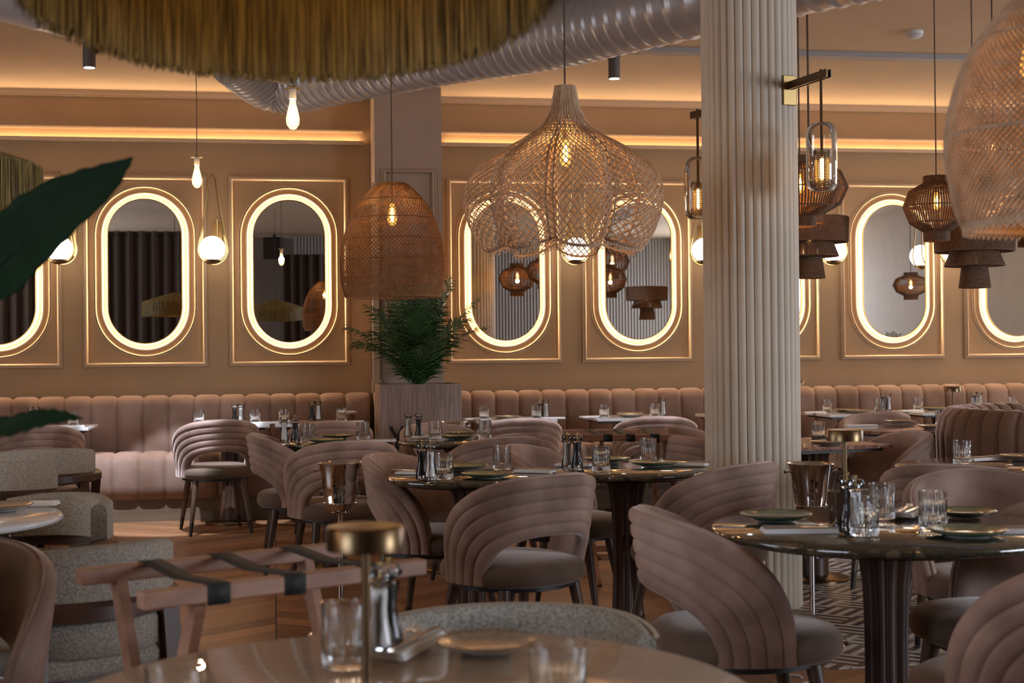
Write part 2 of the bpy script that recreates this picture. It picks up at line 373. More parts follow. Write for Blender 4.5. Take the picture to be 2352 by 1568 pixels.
for i, cx in enumerate(PX):
    mb = MB()
    rect_sweep(mb, cx, PZ, HW, HH, rp, W)
    stad_sweep(mb, cx, MZ, R0, S0, arc_prof(.038, .022, .011), W)
    stad_sweep(mb, cx, MZ, R0, S0, arc_prof(.092, .014, .017, 5)+arc_prof(.106, .014, .012, 5), W)
    struct('trim_%d' % n_t, mb, trimm, True); n_t += 1
    t = thing('oval_mirror', 'oval wall mirror with a glowing halo, '+mlab[i], 'mirror', (cx, W, MZ), group='backlit oval mirrors along the wall')
    mm = MB(); st = stad(R0-.004, S0); n_ = len(st)
    mm.add([(a, -.044, b) for a, b in st], [tuple(range(n_-1, -1, -1))]); part('mirror_glass', mm, mirrorm, t, False)
    mm = MB(); stad_sweep(mm, 0, 0, R0, S0, [(-.004, .0435), (-.005, .048), (0, .049), (.002, .046), (.002, .036), (-.03, .036)], 0)
    part('mirror_rim', mm, brass, t)
    mm = MB(); stad_sweep(mm, 0, 0, R0, S0, [(-.014, .006), (-.014, .034)], 0)
    part('led_strip', mm, led, t); mm = MB(); stad_sweep(mm, 0, 0, R0, S0, [(-.022, .0), (-.022, .036)], 0); part('backing_frame', mm, blackm, t)

# ---------------------------------------------------------------- column and its glass wall lamps
cc = at(1733, 7.08, 0)
NR = 36
def colr(r, z, a, i): return r*(1-.055*(1-abs(cos(a*NR/2))**.6)) if r > 0 else 0
struct('column', MB().lathe([(.236, 0), (.236, CZ)], NR*8, (cc.x, cc.y, 0), colr), colm, True, ang=1.2)
def capsule_lamp(label, base, end, mount_rz):
    # base = centre of the wall plate, end = arm end (same height), capsule hangs below the arm
    t = thing('glass_wall_lamp', label, 'wall lamp', base)
    e = Vector(end)-Vector(base); d = e.normalized(); e = Vector((e.x, e.y, 0))
    sd = Vector((-d.y, d.x, 0))
    mm = MB(); mm.bar(-d*.012, d*.012, .075, .145); soft(part('wall_plate', mm, brass, t, False), .003)
    for k in (-1, 1): part('arm', MB().bar(sd*.012*k+Vector((0, 0, .02)), e+sd*.012*k+Vector((0, 0, .02)), .008, .038), darkbrass, t, False)
    q = e*.80
    part('rod', MB().tube([(q.x, q.y, .05), (q.x, q.y, -.42)], .007, 8), darkbrass, t)
    pr = [(.002, -.20), (.045, -.203), (.064, -.222), (.072, -.25), (.072, -.47), (.066, -.50), (.048, -.52), (.002, -.525)]
    part('glass_shade', MB().lathe(pr, 40, (q.x, q.y, 0)), thinglass, t)
    mm = MB()
    for k in range(30):
        a = 2*PI*k/30; mm.tube([(q.x+.038*cos(a), q.y+.038*sin(a), -.33), (q.x+.038*cos(a), q.y+.038*sin(a), -.50)], .0016, 4)
    for k in range(16):
        z_ = -.33-.17*k/15; mm.tube([(q.x+.0385*cos(2*PI*j/24), q.y+.0385*sin(2*PI*j/24), z_) for j in range(24)], .0018, 4, True)
    part('mesh_sleeve', mm, darkbrass, t)
    part('light_source', MB().lathe([(.001, -.47), (.009, -.46), (.009, -.37), (.001, -.36)], 10, (q.x, q.y, 0)), filam, t)
    return t
b0 = az(1812, 208, 6.93); e0 = az(1905, 192, 6.60); e0.z = b0.z
capsule_lamp('brass arm wall lamp with clear glass cylinder on the column\'s right side', b0, e0, 0)
b1 = az(1650, 262, 7.25); e1 = az(1590, 262, 7.42); e1.z = b1.z
capsule_lamp('brass arm wall lamp with clear glass cylinder peeking out left of the column', b1, e1, 0)

# ---------------------------------------------------------------- globe sconces
def make_sconce():
    t = thing('globe_sconce', '', 'wall lamp')
    part('wall_plate', MB().box(-.035, .035, -.016, 0, -.03, .24), brass, t, False)
    part('arm', MB().tube([(0, 0, .06), (0, -.22, .06), (0, -.40, .08)], .008, 8).tube([(0, -.05, -.04), (0, -.05, .27)], .007, 8), brass, t)
    # tear-drop hoop: flat band
    pts = []
    for k in range(25):
        a = -PI*.94+PI*.88*k/24+0; 
    R1 = .112; top = .60
    th = math.asin(R1/top)
    for k in range(33):
        a = th+(-PI-2*th)*k/32; pts.append((R1*cos(a), R1*sin(a)))
    pts += [(-R1*.5*(1.0), top*.52), (-.022, top*.93), (0, top*.985), (.022, top*.93), (R1*.5, top*.52)]
    for yy, tilt in ((-.40, 0), (-.385, .16)):
        part('hoop', MB().tube([(x_+0, yy+tilt*max(0, (top-z_)/top)*.55-tilt*.5*0, z_) for x_, z_ in pts], .0065, 6, True), brass, t)
    g = []
    for k in range(17):
        a = -PI/2+PI*k/16; g.append((max(.001, .099*cos(a)), .004+.099*sin(a)))
    part('globe', MB().lathe(g, 32, (0, -.40, 0)), globem, t)
    part('cup', MB().lathe([(.001, -.108), (.03, -.106), (.055, -.094), (.058, -.080), (.05, -.082)], 24, (0, -.40, 0)), darkbrass, t)
    return t
sconce = Proto(make_sconce)
GZ = az(482, 572, 11.1).z
for px_, gx, lab in ((136, -1.575, 'half behind the banana leaf at the far left'), (482, -.44, 'between the two mirrors left of the pillar'),
                     (1338, 2.48, 'seen just under the petal lamp rim'), (1640, 3.625, 'behind the ribbed column with its mount peeking out'),
                     (1968, 4.775, 'right of the column beside the tiered rope lamps'), (2255, 5.925, 'at the right edge behind the woven lamps')):
    pg = az(px_, 572, 11.2); dx = pg.x-gx
    r = sconce.put('lit globe sconce in a brass hoop, '+lab, (gx, W, GZ), math.atan2(dx, .40)*.55, 'globe sconces on the back wall')

# ---------------------------------------------------------------- banquette bench
def channel_x(x, pitch): 
    f = (x/pitch) % 1.0
    return max(0, 1-abs(2*f-1)**5)
def bench(name, label, x0, x1, ncap):
    pitch = .198; t = thing(name, label, 'banquette', ((x0+x1)/2, 11.4, 0)); ox = (x0+x1)/2; oy = 11.4
    part('plinth', MB().box(x0-ox, x1-ox, 11.22-oy, W-oy-.02, 0, .17), planterw2, t, False)
    xs = []; n = max(1, int(round((x1-x0)/pitch))); p = (x1-x0)/n
    for i in range(n):
        for f in (0, .03, .08, .16, .3, .5, .7, .84, .92, .97): xs.append((x0+(i+f)*p, f))
    xs.append((x1, 1.0))
    def gridprof(prof, amp):
        P = []
        for x_, f in xs:
            c = 1-abs(2*f-1)**6; d = -amp*(1-c)
            row = []
            for (y_, z_, ny, nz) in prof: row.append((x_-ox, y_+ny*d-oy, z_+nz*d))
            P.append(row)
        return P
    seat = []   # profile from front bottom up over the nose to the back
    seat += [(11.20, .17, -1, 0), (11.155, .20, -1, 0), (11.13, .28, -1, 0), (11.12, .38, -1, 0), (11.125, .45, -1, .2), (11.15, .495, -.7, .7), (11.20, .52, -.2, 1), (11.35, .525, 0, 1), (11.56, .52, 0, 1), (11.60, .5, 0, 1)]
    part('seat', MB().grid(gridprof(seat, .02)), benchv, t, ang=1.0)
    back = [(11.585, .50, -1, 0), (11.565, .60, -1, 0), (11.555, .75, -1, 0), (11.56, .87, -1, 0), (11.575, .915, -.7, .7), (11.61, .945, -.3, 1), (11.66, .953, 0, 1), (11.71, .94, 0, 1), (11.725, .90, 0, 1), (11.725, .5, 0, 0)]
    part('backrest', MB().grid(gridprof(back, .022)), benchv, t, ang=1.0)
    return t
planterw2 = noisy('bench_plinth_wood', (.10, .065, .035), (.15, .095, .055), 6, .6, (.3, 1, 3))
bench('banquette', 'long channel-tufted blush velvet banquette along the wall left of the palm planter', XL+.1, .765, 0)
bench('banquette', 'long channel-tufted blush velvet banquette along the wall right of the palm planter', 1.40, XR-.1, 0)

# ---------------------------------------------------------------- planter and palm
pc = at(968, 10.95, 0); pcx = 1.085
t = thing('planter', 'tall square wooden planter with dark letter standing before the pillar', 'planter', (pcx, 10.93, 0))
PW = .305
mb = MB().box(-PW, PW, -.30, -.28, 0.0, 1.035).box(-PW, PW, .28, .30, 0, 1.035).box(-PW, -PW+.02, -.28, .28, 0, 1.035).box(PW-.02, PW, -.28, .28, 0, 1.035).box(-PW+.02, PW-.02, -.28, .28, 0, .03)
part('box', mb, planterw, t, False)
part('soil', MB().box(-PW+.021, PW-.021, -.279, .279, .9, .96), potm, t, False)
# the letter Y on the front, flat metal
lx, lz = az(912, 1005, 10.62).x-pcx, az(912, 1005, 10.62).z
Hh = .085
Y_ = [(-.062, Hh), (-.034, Hh), (0, .018), (.034, Hh), (.062, Hh), (.013, -.012), (.013, -.095), (-.013, -.095), (-.013, -.012)]
mb = MB(); n_ = 9
mb.add([(lx+a, -.303, lz+b) for a, b in Y_]+[(lx+a, -.300, lz+b) for a, b in Y_], [(0, 1, 2, 8), (2, 3, 4, 5), (8, 2, 5), (8, 5, 6, 7)]+[(i, (i+1) % n_, n_+(i+1) % n_, n_+i) for i in range(n_)])
lt = part('letter', mb, blackm, t, False); lt['label'] = 'black letter Y'
def frond(az_, L_, lift, droop, nleaf, wl, seed, ysc=1.0):
    rnd = random.Random(seed); mb_ = MB(); pts = []
    for k in range(15):
        s = k/14; h = L_*(s*cos(lift)); hz = L_*(s*sin(lift)-droop*s**2.6)
        pts.append(Vector((h*cos(az_), h*sin(az_)*ysc, hz)))
    mb_.tube(pts, [.006*(1-.75*k/14) for k in range(15)], 4)
    for k in range(nleaf):
        s = .12+.88*k/(nleaf-1); i = min(13, int(s*14)); f = s*14-i; p = pts[i].lerp(pts[i+1], f); d = (pts[i+1]-pts[i]).normalized()
        side = d.cross(Vector((0, 0, 1))); side = side.normalized() if side.length > .05 else Vector((cos(az_+PI/2), sin(az_+PI/2), 0)); upv = side.cross(d)
        ll = wl*(.45+.55*sin(PI*min(1, s*.85+.12)))*rnd.uniform(.85, 1.1)
        for sg in (-1, 1):
            dr = (side*sg*.80+d*.55+upv*rnd.uniform(-.05, .3)).normalized(); wv = dr.cross(upv).normalized()*.0075
            a = p; b_ = p+dr*ll*.5+Vector((0, 0, -.02*ll)); c_ = p+dr*ll+Vector((0, 0, -.30*ll))
            mb_.add([a-wv*.5, a+wv*.5, b_+wv, c_, b_-wv], [(0, 1, 2, 4), (4, 2, 3)])
    return mb_
def make_palm():
    t_ = thing('palm', '', 'plant')
    n = 26
    for k in range(n):
        a = 2*PI*k*.381966; ring = k/n
        lift = 1.50-.72*ring+random.uniform(-.1, .1)
        L_ = 1.08-.28*ring+random.uniform(-.06, .06)
        ys = .42 if sin(a) > 0 else .75
        part('frond', frond(a, L_, lift, .06+.26*ring, 26, .27, k, ys), palmm, t_, False)
    return t_
palm = Proto(make_palm)
palm.put('feathery green palm growing out of the wooden planter', (pcx, 10.85, .96))
palm.put('feathery green palm left of the frame, seen in the left mirrors', (-1.55, 3.7, .62), 1.0, scale=.85)
palm.put('feathery green palm beyond the right edge, seen in the last mirrors', (8.2, 7.6, .62), 2.0, scale=1.05)
t = thing('planter', 'dark low planter beyond the right edge of the photo', 'planter', (8.2, 7.6, 0)); part('pot', MB().lathe([(.18, 0), (.22, .62), (.2, .62), (.17, .5)], 24), potm, t)
palm.put('feathery green palm by the right wall, seen low in the mirror right of the column', (8.5, 4.6, .62), .5, scale=.9)
t = thing('planter', 'dark low planter by the right wall outside the photo', 'planter', (8.5, 4.6, 0)); part('pot', MB().lathe([(.18, 0), (.22, .62), (.2, .62), (.17, .5)], 24), potm, t)
t = thing('planter', 'dark low planter left of the frame holding a palm', 'planter', (-1.55, 3.7, 0)); part('pot', MB().lathe([(.18, 0), (.22, .62), (.2, .62), (.17, .5)], 24), potm, t)

# ---------------------------------------------------------------- dining chairs
def make_velvet_chair():
    t = thing('dining_chair', '', 'chair')
    ai, bi, ao, bo, z0 = .275, .185, .50, .405, .405
    def edge(s, v):          # s -1..1 along the band, v 0 inner .. 1 outer; unrolled coordinates
        th = s*PI/2
        ii = (ai*math.copysign(abs(sin(th))**.85, s), z0+bi*abs(cos(th))**.85+.0)
        oo = (ao*math.copysign(abs(sin(th))**.88, s), z0+.0+bo*abs(cos(th))**.86)
        return (ii[0]+(oo[0]-ii[0])*v, ii[1]+(oo[1]-ii[1])*v)
    def pos(s, v, d):
        U, z = edge(s, v); rr = .255+.05*max(0, (z-.45)/.35)
        ph = U/.262; r_ = rr+d
        return (r_*sin(ph)*1.0, -r_*cos(ph)*.98+.02, z)
    nu = 49; P = []; nch = 5; sub = 6
    for i in range(nu):
        s = -1+2*i/(nu-1); s = math.copysign(abs(s)**1.0, s); row = []
        for j in range(nch*sub+1):
            f = (j % sub)/sub; v = j/(nch*sub); bul = (1-abs(2*f-1)**5) if j % sub else 0
            ed = .010*min(1, min(v, 1-v)*10); row.append(pos(s, v, .010+.008*bul+ed*.5))
        row.append(pos(s, 1.012, -.004)); row.append(pos(s, 1.012, -.020))
        for j in range(6): v = .985-j*.97/5; row.append(pos(s, v, -.030-.008*sin(PI*v)))
        row.append(pos(s, -.012, -.02)); row.append(pos(s, -.012, -.004))
        P.append(row)
    mb_ = MB().grid(P, cv=True); nv = len(P[0]); o = 0
    mb_.f.append(tuple(range(nv))[::-1]); mb_.f.append(tuple((nu-1)*nv+k for k in range(nv)))
    part('backrest', mb_, velvet, t, ang=1.1)
    part('piping', MB().tube([pos(-1+2*i/60, 1.015, -.012) for i in range(61)], .004, 6), velvet, t)
    # seat cushion
    P = []
    for z, k in ((.395, .90), (.402, .965), (.42, 1.0), (.445, 1.0), (.465, .97), (.478, .90), (.486, .75), (.49, .45), (.492, .01)):
        P.append([(k*.262*math.copysign(abs(cos(a))**.8, cos(a)), .03+k*.27*math.copysign(abs(sin(a))**.85, sin(a)), z) for a in [2*PI*q/48 for q in range(48)]])
    mb_ = MB().grid(P, cv=True); mb_.f.append(tuple(range(47, -1, -1)))
    part('seat', mb_, seatv, t, ang=1.2)
    part('seat_base', MB().lathe([(.215, .375), (.235, .38), (.235, .398), (.2, .40)], 40, (0, .02, 0)), blackm, t)
    for sx in (-1, 1):
        for sy in (-1, 1):
            a = Vector((sx*.165, .02+sy*.16, .385)); b = Vector((sx*.215, .02+sy*.225, 0)); c = a.lerp(b, .76)
            lg = part('leg', MB().tube([a, a.lerp(b, .4), c], [.023, .019, .0145], 14), legwood, t)
            part('leg_sleeve', MB().tube([c, b], [.0155, .0115], 12), legtip, lg)
    return t
vch = Proto(make_velvet_chair)
G_V = 'blush velvet dining chairs'
def deg(a): return math.radians(a)
def chair(lab, px_, Z_, rz_, s=1.0):
    p = at(px_, Z_, 0); return vch.put('blush velvet chair, '+lab, (p.x, p.y, 0), deg(rz_), G_V, s)
CH_ = [('standing alone before the left banquette with daylight on its seat', 497, 10.22, 12),
       ('back toward us at the white table just right of the planter', 1193, 10.0, -2),
       ('back toward us at the second white table right of the planter', 1505, 10.1, -8),
       ('behind the round table nearest the planter\'s left, back toward us', 757, 9.85, 3),
       ('behind the ice bucket and facing the left round table', 784, 7.62, 12),
       ('side view at the left edge of the left round table', 688, 8.25, -88),
       ('left of the centre front round table, its hollow side toward us', 990, 6.35, -118),
       ('closest to us at the centre front round table', 1190, 5.45, 27),
       ('behind the two tumblers of the centre front round table, back toward us', 1122, 7.85, 24),
       ('between the two centre round tables, its inside toward us', 1292, 6.85, -120),
       ('at the far side of the round table before the planter, facing us', 1032, 9.0, -155),
       ('half hidden by the column, upper of two side views', 1645, 8.6, -78),
       ('half hidden by the column, lower of two side views', 1648, 7.75, -72),
       ('in front of the ribbed column, back toward us', 1622, 5.88, 38),
       ('large in the right foreground, its channelled side toward us', 1690, 4.10, -93),
       ('cut off at the bottom right corner', 2395, 3.42, 33),
       ('behind the large right table, left of two overlapping backs', 2205, 5.75, -36),
       ('at the far side of the large right table, facing us', 2285, 5.02, 168),
       ('under the right edge of the large right table', 2335, 4.25, 85),
       ('before the banquette right of the column, back toward us', 1995, 10.5, 8),
       ('at the far side of the red marble corner table, facing us', 2035, 9.76, 176),
       ('beside the red marble table right of the column', 2015, 7.75, 92),
       ('behind the leaf at the far left before the banquette', 88, 9.6, 10),
       ('large and blurred in the lower left corner', -185, 3.30, 170)]
for l_, a_, b_, c_ in CH_: chair(l_, a_, b_, c_)

# oatmeal chairs with a dark wooden rail
def arcpts(r, a0, a1, n, z, sy=1.0): return [(r*sin(a0+(a1-a0)*k/n), -r*cos(a0+(a1-a0)*k/n)*sy, z) for k in range(n+1)]
def band(mb_, r0, r1, a0, a1, n, zb, zt, sy=1.0):
    P = []
    for k in range(n+1):
        a = a0+(a1-a0)*k/n; f = abs(2*k/n-1); zt_ = zt(f) if callable(zt) else zt; zb_ = zb(f) if callable(zb) else zb
        m_ = (r0+r1)/2; h = (zt_-zb_); row = []
        for rr, zz in ((r0, zb_+.01), (r0, zt_-.015), (m_-.2*(r1-r0), zt_), (m_+.2*(r1-r0), zt_), (r1, zt_-.015), (r1, zb_+.01), (m_, zb_)):
            row.append((rr*sin(a), -rr*cos(a)*sy, zz))
        P.append(row)
    nv = 7; o = len(mb_.v); mb_.grid(P, cv=True)
    mb_.f.append(tuple(o+i for i in range(nv))[::-1]); mb_.f.append(tuple(o+n*nv+i for i in range(nv))); return mb_
def make_rail_chair():
    t = thing('armchair', '', 'chair')
    part('back_cushion', band(MB(), .225, .285, -1.15, 1.15, 32, .60, lambda f: .765-.02*f*f), greyfab, t, ang=1.0)
    part('lower_cushion', band(MB(), .225, .255, -.8, .8, 20, .465, .56), greyfab, t, ang=1.0)
    part('rail', band(MB(), .245, .30, -1.75, 1.75, 40, .565, .625), darkwood, t, ang=.8)
    for sx in (-1, 1):
        st_ = MB().lathe([(.001, 0), (.006, 0.0), (.006, .004), (.001, .006)], 10)
    P = []
    for z, k in ((.41, .93), (.42, .99), (.45, 1.0), (.47, .96), (.482, .8), (.485, .01)):
        P.append([(k*.25*math.copysign(abs(cos(a))**.6, cos(a)), .03+k*.25*math.copysign(abs(sin(a))**.6, sin(a)), z) for a in [2*PI*q/40 for q in range(40)]])
    mb_ = MB().grid(P, cv=True); mb_.f.append(tuple(range(39, -1, -1))); part('seat', mb_, greyfab, t, ang=1.2)
    part('seat_frame', MB().prism([(-.24, -.2), (.24, -.2), (.24, .26), (-.24, .26)], .355, .41), darkwood, t, False)
    for sx in (-1, 1):
        part('leg', MB().bar((sx*.195, -.195, .60), (sx*.215, -.235, 0), .05, .032, (0, 1, 0)), darkwood, t, False)
        part('leg', MB().bar((sx*.275, .045, .60), (sx*.235, .235, 0), .05, .032, (0, 1, 0)), darkwood, t, False)
    return t
rch = Proto(make_rail_chair)
for l_, a_, b_, c_ in (('farther of two at the left edge', 108, 8.0, 10), ('nearer of two at the left edge', 40, 7.1, -14),
                       ('tucked at the marble table on the left edge', 70, 5.0, 140), ('beside the tray stand in the lower left', 160, 3.95, 36)):
    p = at(a_, b_, 0); rch.put('oatmeal fabric chair with dark wooden rail, '+l_, (p.x, p.y, 0), deg(c_), 'oatmeal chairs on the left')
p = at(1190, 2.66, 0)
t = thing('tub_chair', 'grey tweed tub chair with pale piping across the bottom table', 'chair', (p.x, p.y, 0), deg(180))
part('backrest', band(MB(), .245, .285, -1.45, 1.45, 40, .46, lambda f: .745-.03*f**6), tubfab, t, ang=1.0)
part('piping', MB().tube([(.29*sin(a), -.29*cos(a), .738-.028*abs(a/1.42)**6) for a in [-1.42+2.84*k/50 for k in range(51)]], .006, 6), piping, t)
part('seat', MB().lathe([(.2, .38), (.235, .39), (.235, .45), (.2, .475), (.001, .48)], 40), tubfab, t)
for sx in (-1, 1):
    for sy in (-1, 1): part('leg', MB().tube([(sx*.15, sy*.15, .39), (sx*.19, sy*.19, 0)], [.02, .012], 10), legwood, t)

# ---------------------------------------------------------------- tables
def flute(r, z, a, i): return r*(1+.09*cos(12*a)) if .03 < r < .2 and 0 < i < 9 else r
def pedestal(t, h=.72, rb=.24):
    part('column', MB().lathe([(.07, .12), (.062, .16), (.058, .3), (.058, .45), (.062, .58), (.075, .68), (.09, h)], 96, (0, 0, 0), flute), darkwood, t, ang=.5)
    part('column_foot', MB().lathe([(.075, .02), (.075, .12), (.06, .122)], 40), darkwood, t)
    part('base', MB().lathe([(rb, 0.003), (rb, .012), (rb-.01, .018), (.08, .03), (.05, .03)], 56), darkbrass, t)
def round_table(label, px_, Z_, R, top, group=None):
    p = at(px_, Z_, 0); t = thing('dining_table', label, 'table', (p.x, p.y, 0), .4, group)
    part('tabletop', MB().lathe([(R-.02, .725), (R-.004, .730), (R, .738), (R-.003, .746), (R-.008, .75), (.001, .75)], 96), top, t, ang=.9)
    part('underplate', MB().lathe([(.1, .70), (R-.06, .715), (R-.05, .725)], 64), blackm, t)
    pedestal(t, .71, .26 if R < .45 else .32); return p
G_T = 'dark marble round tables'
T0 = round_table('large dark green marble round table in the right foreground', 2040, 4.1, .50, darkmarble, G_T)
T1 = round_table('dark marble round table in the centre with the nearest velvet chair', 1082, 5.96, .345, darkmarble, G_T)
T2 = round_table('dark marble round table left of the ribbed column', 1443, 6.2, .35, darkmarble, G_T)
T3 = round_table('dark marble round table behind the ice bucket, left of the planter', 768, 8.4, .36, darkmarble, G_T)
T4 = round_table('dark marble round table standing before the wooden planter', 1056, 8.4, .36, darkmarble, G_T)
TL = round_table('pale marble round table cut off by the left edge', -188, 4.56, .45, greystone)
TB = round_table('beige marble round table cut off by the bottom of the frame', 945, 2.10, .53, beigestone)
TQ = round_table('red marble round table by the curved sofa at the right edge', 2330, 6.2, .50, redmarble)
def square_table(label, x, y, sx, sy, top, rz=0, group=None, oct_=False):
    t = thing('dining_table', label, 'table', (x, y, 0), rz, group)
    if oct_: poly = [(sx*cos(PI/8+k*PI/4), sx*sin(PI/8+k*PI/4)) for k in range(8)]
    else: poly = [(-sx, -sy), (sx, -sy), (sx, sy), (-sx, sy)]
    soft(part('tabletop', MB().prism(poly, .728, .75), top, t, False), .004)
    part('underplate', MB().prism([(a*.88, b*.88) for a, b in poly], .712, .728), blackm, t, False)
    pedestal(t, .712, .19); return t
G_W = 'white square tables along the banquette'
def gx(px_, Y_): return ony(px_, 950, Y_).x
FY = 10.68
for lab, c_, hw in (('at the far left behind the leaf', gx(112, 10.85), .30), ('behind the lone velvet chair', gx(526, 10.85), .30), ('just left of the planter', gx(724, 10.85), .30),
                    ('first to the right of the planter', gx(1096, FY)+.31, .31), ('second to the right of the planter', gx(1372, FY)+.31, .31),
                    ('half hidden by the ribbed column', gx(1648, FY)+.31, .31), ('directly right of the column', gx(1905, FY)+.31, .31),
                    ('second to the right of the column', gx(2120, FY)+.31, .31), ('at the right edge of the frame', gx(2300, FY)+.31, .31)):
    square_table('small white marble square table at the banquette, '+lab, c_, 10.98, hw, .30, greystone, 0, G_W)
tj = at(2092, 9.2, 0); square_table('octagonal red marble table with a brass lamp, right of the column', tj.x, tj.y, .42, .42, redmarble, 0, None, True)
tk = at(1872, 7.85, 0); square_table('square red marble table sticking out behind the column\'s right side', tk.x, tk.y, .30, .30, redmarble, .25)

# ---------------------------------------------------------------- tableware
def make_glass():
    t = thing('tumbler', '', 'glass'); N = 26
    def rf(r, z, a, i): return r*(1-.035*(1-abs(cos(a*N/2))**1.0)) if i in (1, 2, 3, 4) else r
    pr = [(.001, 0), (.037, .001), (.0385, .006), (.039, .02), (.0395, .08), (.040, .097), (.040, .105), (.0375, .105), (.0365, .095), (.0355, .03), (.032, .022), (.001, .020)]
    def rf2(r, z, a, i): return r*(1-.04*(1-abs(cos(a*N/2)))) if i in (2, 3, 4) else r
    part('bowl', MB().lathe(pr, N*4, (0, 0, 0), rf2), glass, t, ang=.5); return t
gl = Proto(make_glass)
def make_mill(core, cn):
    def mk():
        t = thing('%s_mill' % cn, '', 'mill')
        part('body', MB().lathe([(.001, 0), (.0245, .001), (.0255, .012), (.024, .03), (.0175, .05), (.015, .075), (.0165, .10), (.020, .112), (.020, .118), (.001, .119)], 28), mill_glass, t)
        part('filling', MB().lathe([(.001, .012), (.020, .014), (.0150, .052), (.0125, .075), (.014, .10), (.014, .112), (.001, .114)], 16), core, t)
        part('head', MB().lathe([(.001, .121), (.014, .122), (.024, .130), (.0255, .138), (.020, .148), (.001, .151)], 28), mill_glass, t)
        part('knob', MB().lathe([(.0015, .118), (.0015, .154), (.005, .155), (.005, .158), (.001, .160)], 14), brass, t)
        part('grinder', MB().lathe([(.001, .002), (.010, .002), (.010, .028), (.001, .03)], 14), chrome, t)
        return t
    return mk
salt = Proto(make_mill(saltm, 'salt')); pepper = Proto(make_mill(pepperm, 'pepper'))
def make_plate(top, nm):
    def mk():
        t = thing('plate', '', 'plate')
        part('dish', MB().lathe([(.055, .005), (.085, .010), (.104, .019), (.1065, .0225), (.105, .0235), (.098, .021), (.075, .0135), (.05, .012), (.001, .012)], 56), top, t, ang=1.2)
        part('rim', MB().tube([(.1065*cos(2*PI*k/56), .1065*sin(2*PI*k/56), .0228) for k in range(56)], .0016, 6, True), platerim, t)
        part('foot', MB().lathe([(.05, 0), (.055, .001), (.06, .006), (.05, .007)], 48), platefoot, t); return t
    return mk
pgreen = Proto(make_plate(plategreen, 'green')); pgrey = Proto(make_plate(plategrey, 'grey'))
def make_napkin():
    t = thing('napkin', '', 'napkin')
    mb_ = MB()
    for i, (w_, d_) in enumerate(((.105, .042), (.103, .041), (.101, .040))): mb_.box(-w_, w_, -d_+.002*i, d_, .0006+.004*i, .0042+.004*i)
    soft(part('folded_cloth', mb_, napm, t, False), .0015); return t
nap = Proto(make_napkin)
def make_knife():
    t = thing('knife', '', 'cutlery')
    part('handle', MB().tube([(-.10, 0, .004), (0, 0, .004)], [.006, .005], 8, sq=.5), cutlm, t)
    part('blade', MB().bar((0, 0, .004), (.11, 0, .004), .012, .002), cutlm, t, False); return t
def make_fork():
    t = thing('fork', '', 'cutlery')
    part('handle', MB().tube([(-.10, 0, .004), (-.02, 0, .003), (.04, 0, .005), (.06, 0, .004)], [.006, .004, .003, .008], 8, sq=.4), cutlm, t)
    mb_ = MB()
    for k in range(4): mb_.tube([(.06, -.0075+.005*k, .004), (.085, -.0085+.0057*k, .003), (.105, -.0085+.0057*k, .008)], .0012, 5)
    part('tines', mb_, cutlm, t); return t
knife = Proto(make_knife); fork = Proto(make_fork)
TH_ = .7505
def surf(px_, py_): return onh(px_, py_, TH_)
def place(pr, lab, px_, py_, rz=0, group=None, s=None, dz=0):
    p = surf(px_, py_); p.z += dz; return pr.put(lab, p, rz, group, s)
def zput(pr, lab, px_, Z_, rz=0, group=None, s=None, z=TH_):
    p = at(px_, Z_, z); return pr.put(lab, p, rz, group, s)
GG, GM, GP, GN = 'ribbed tumblers on the tables', 'salt and pepper mills on the tables', 'plates on the tables', 'folded napkins on the tables'
GC = 'cutlery lying on the napkins'
def setting(lab, px_, py_, rz, s=1.0):      # a napkin with knife and fork on it
    p = surf(px_, py_); nap.put('white folded napkin '+lab, p, rz, GN, s)
    c, s_ = cos(rz), sin(rz)
    for k, (pr, nm) in enumerate(((knife, 'knife'), (fork, 'fork'))):
        oy = -.018+.030*k; q = p+Vector((-s_*oy, c*oy, .0128)); pr.put('steel %s on the napkin %s' % (nm, lab), q, rz+(.06 if k else -.03), GC)
# large right table
where = 'on the large right table'
place(pgreen, 'green glazed plate at the left rim of the large right table', 1782, 1196, 0, GP)
place(pgreen, 'green glazed plate nearest us on the large right table', 2222, 1232, 0, GP)
place(pgreen, 'green glazed plate behind the tumblers on the large right table', 2215, 1186, 0, GP, .9)
place(gl, 'ribbed tumbler standing before the mills on the large right table', 1986, 1229, 0, GG)
place(gl, 'ribbed tumbler at the back of the large right table beside the mills', 2026, 1190, 0, GG)
place(gl, 'ribbed tumbler behind the front green plate on the large right table', 2143, 1212, 0, GG)
place(salt, 'clear salt mill nearest us on the large right table', 1966, 1222, 0, GM)
place(pepper, 'clear pepper mill beside the brown votive on the large right table', 1948, 1212, 0, GM)
setting('before the left plate on the large right table', 1835, 1222, -.17)
setting('at the back of the large right table', 2085, 1180, .9)
setting('at the right edge of the large right table', 2345, 1222, -.2)
t = thing('votive', 'brown glass votive cylinder beside the mills on the large right table', 'candle holder', surf(1926, 1196)); part('cup', MB().lathe([(.001, 0), (.030, .001), (.031, .09), (.028, .09), (.027, .01), (.001, .008)], 28), simple('brown_glass', (.06, .03, .015), .15), t)
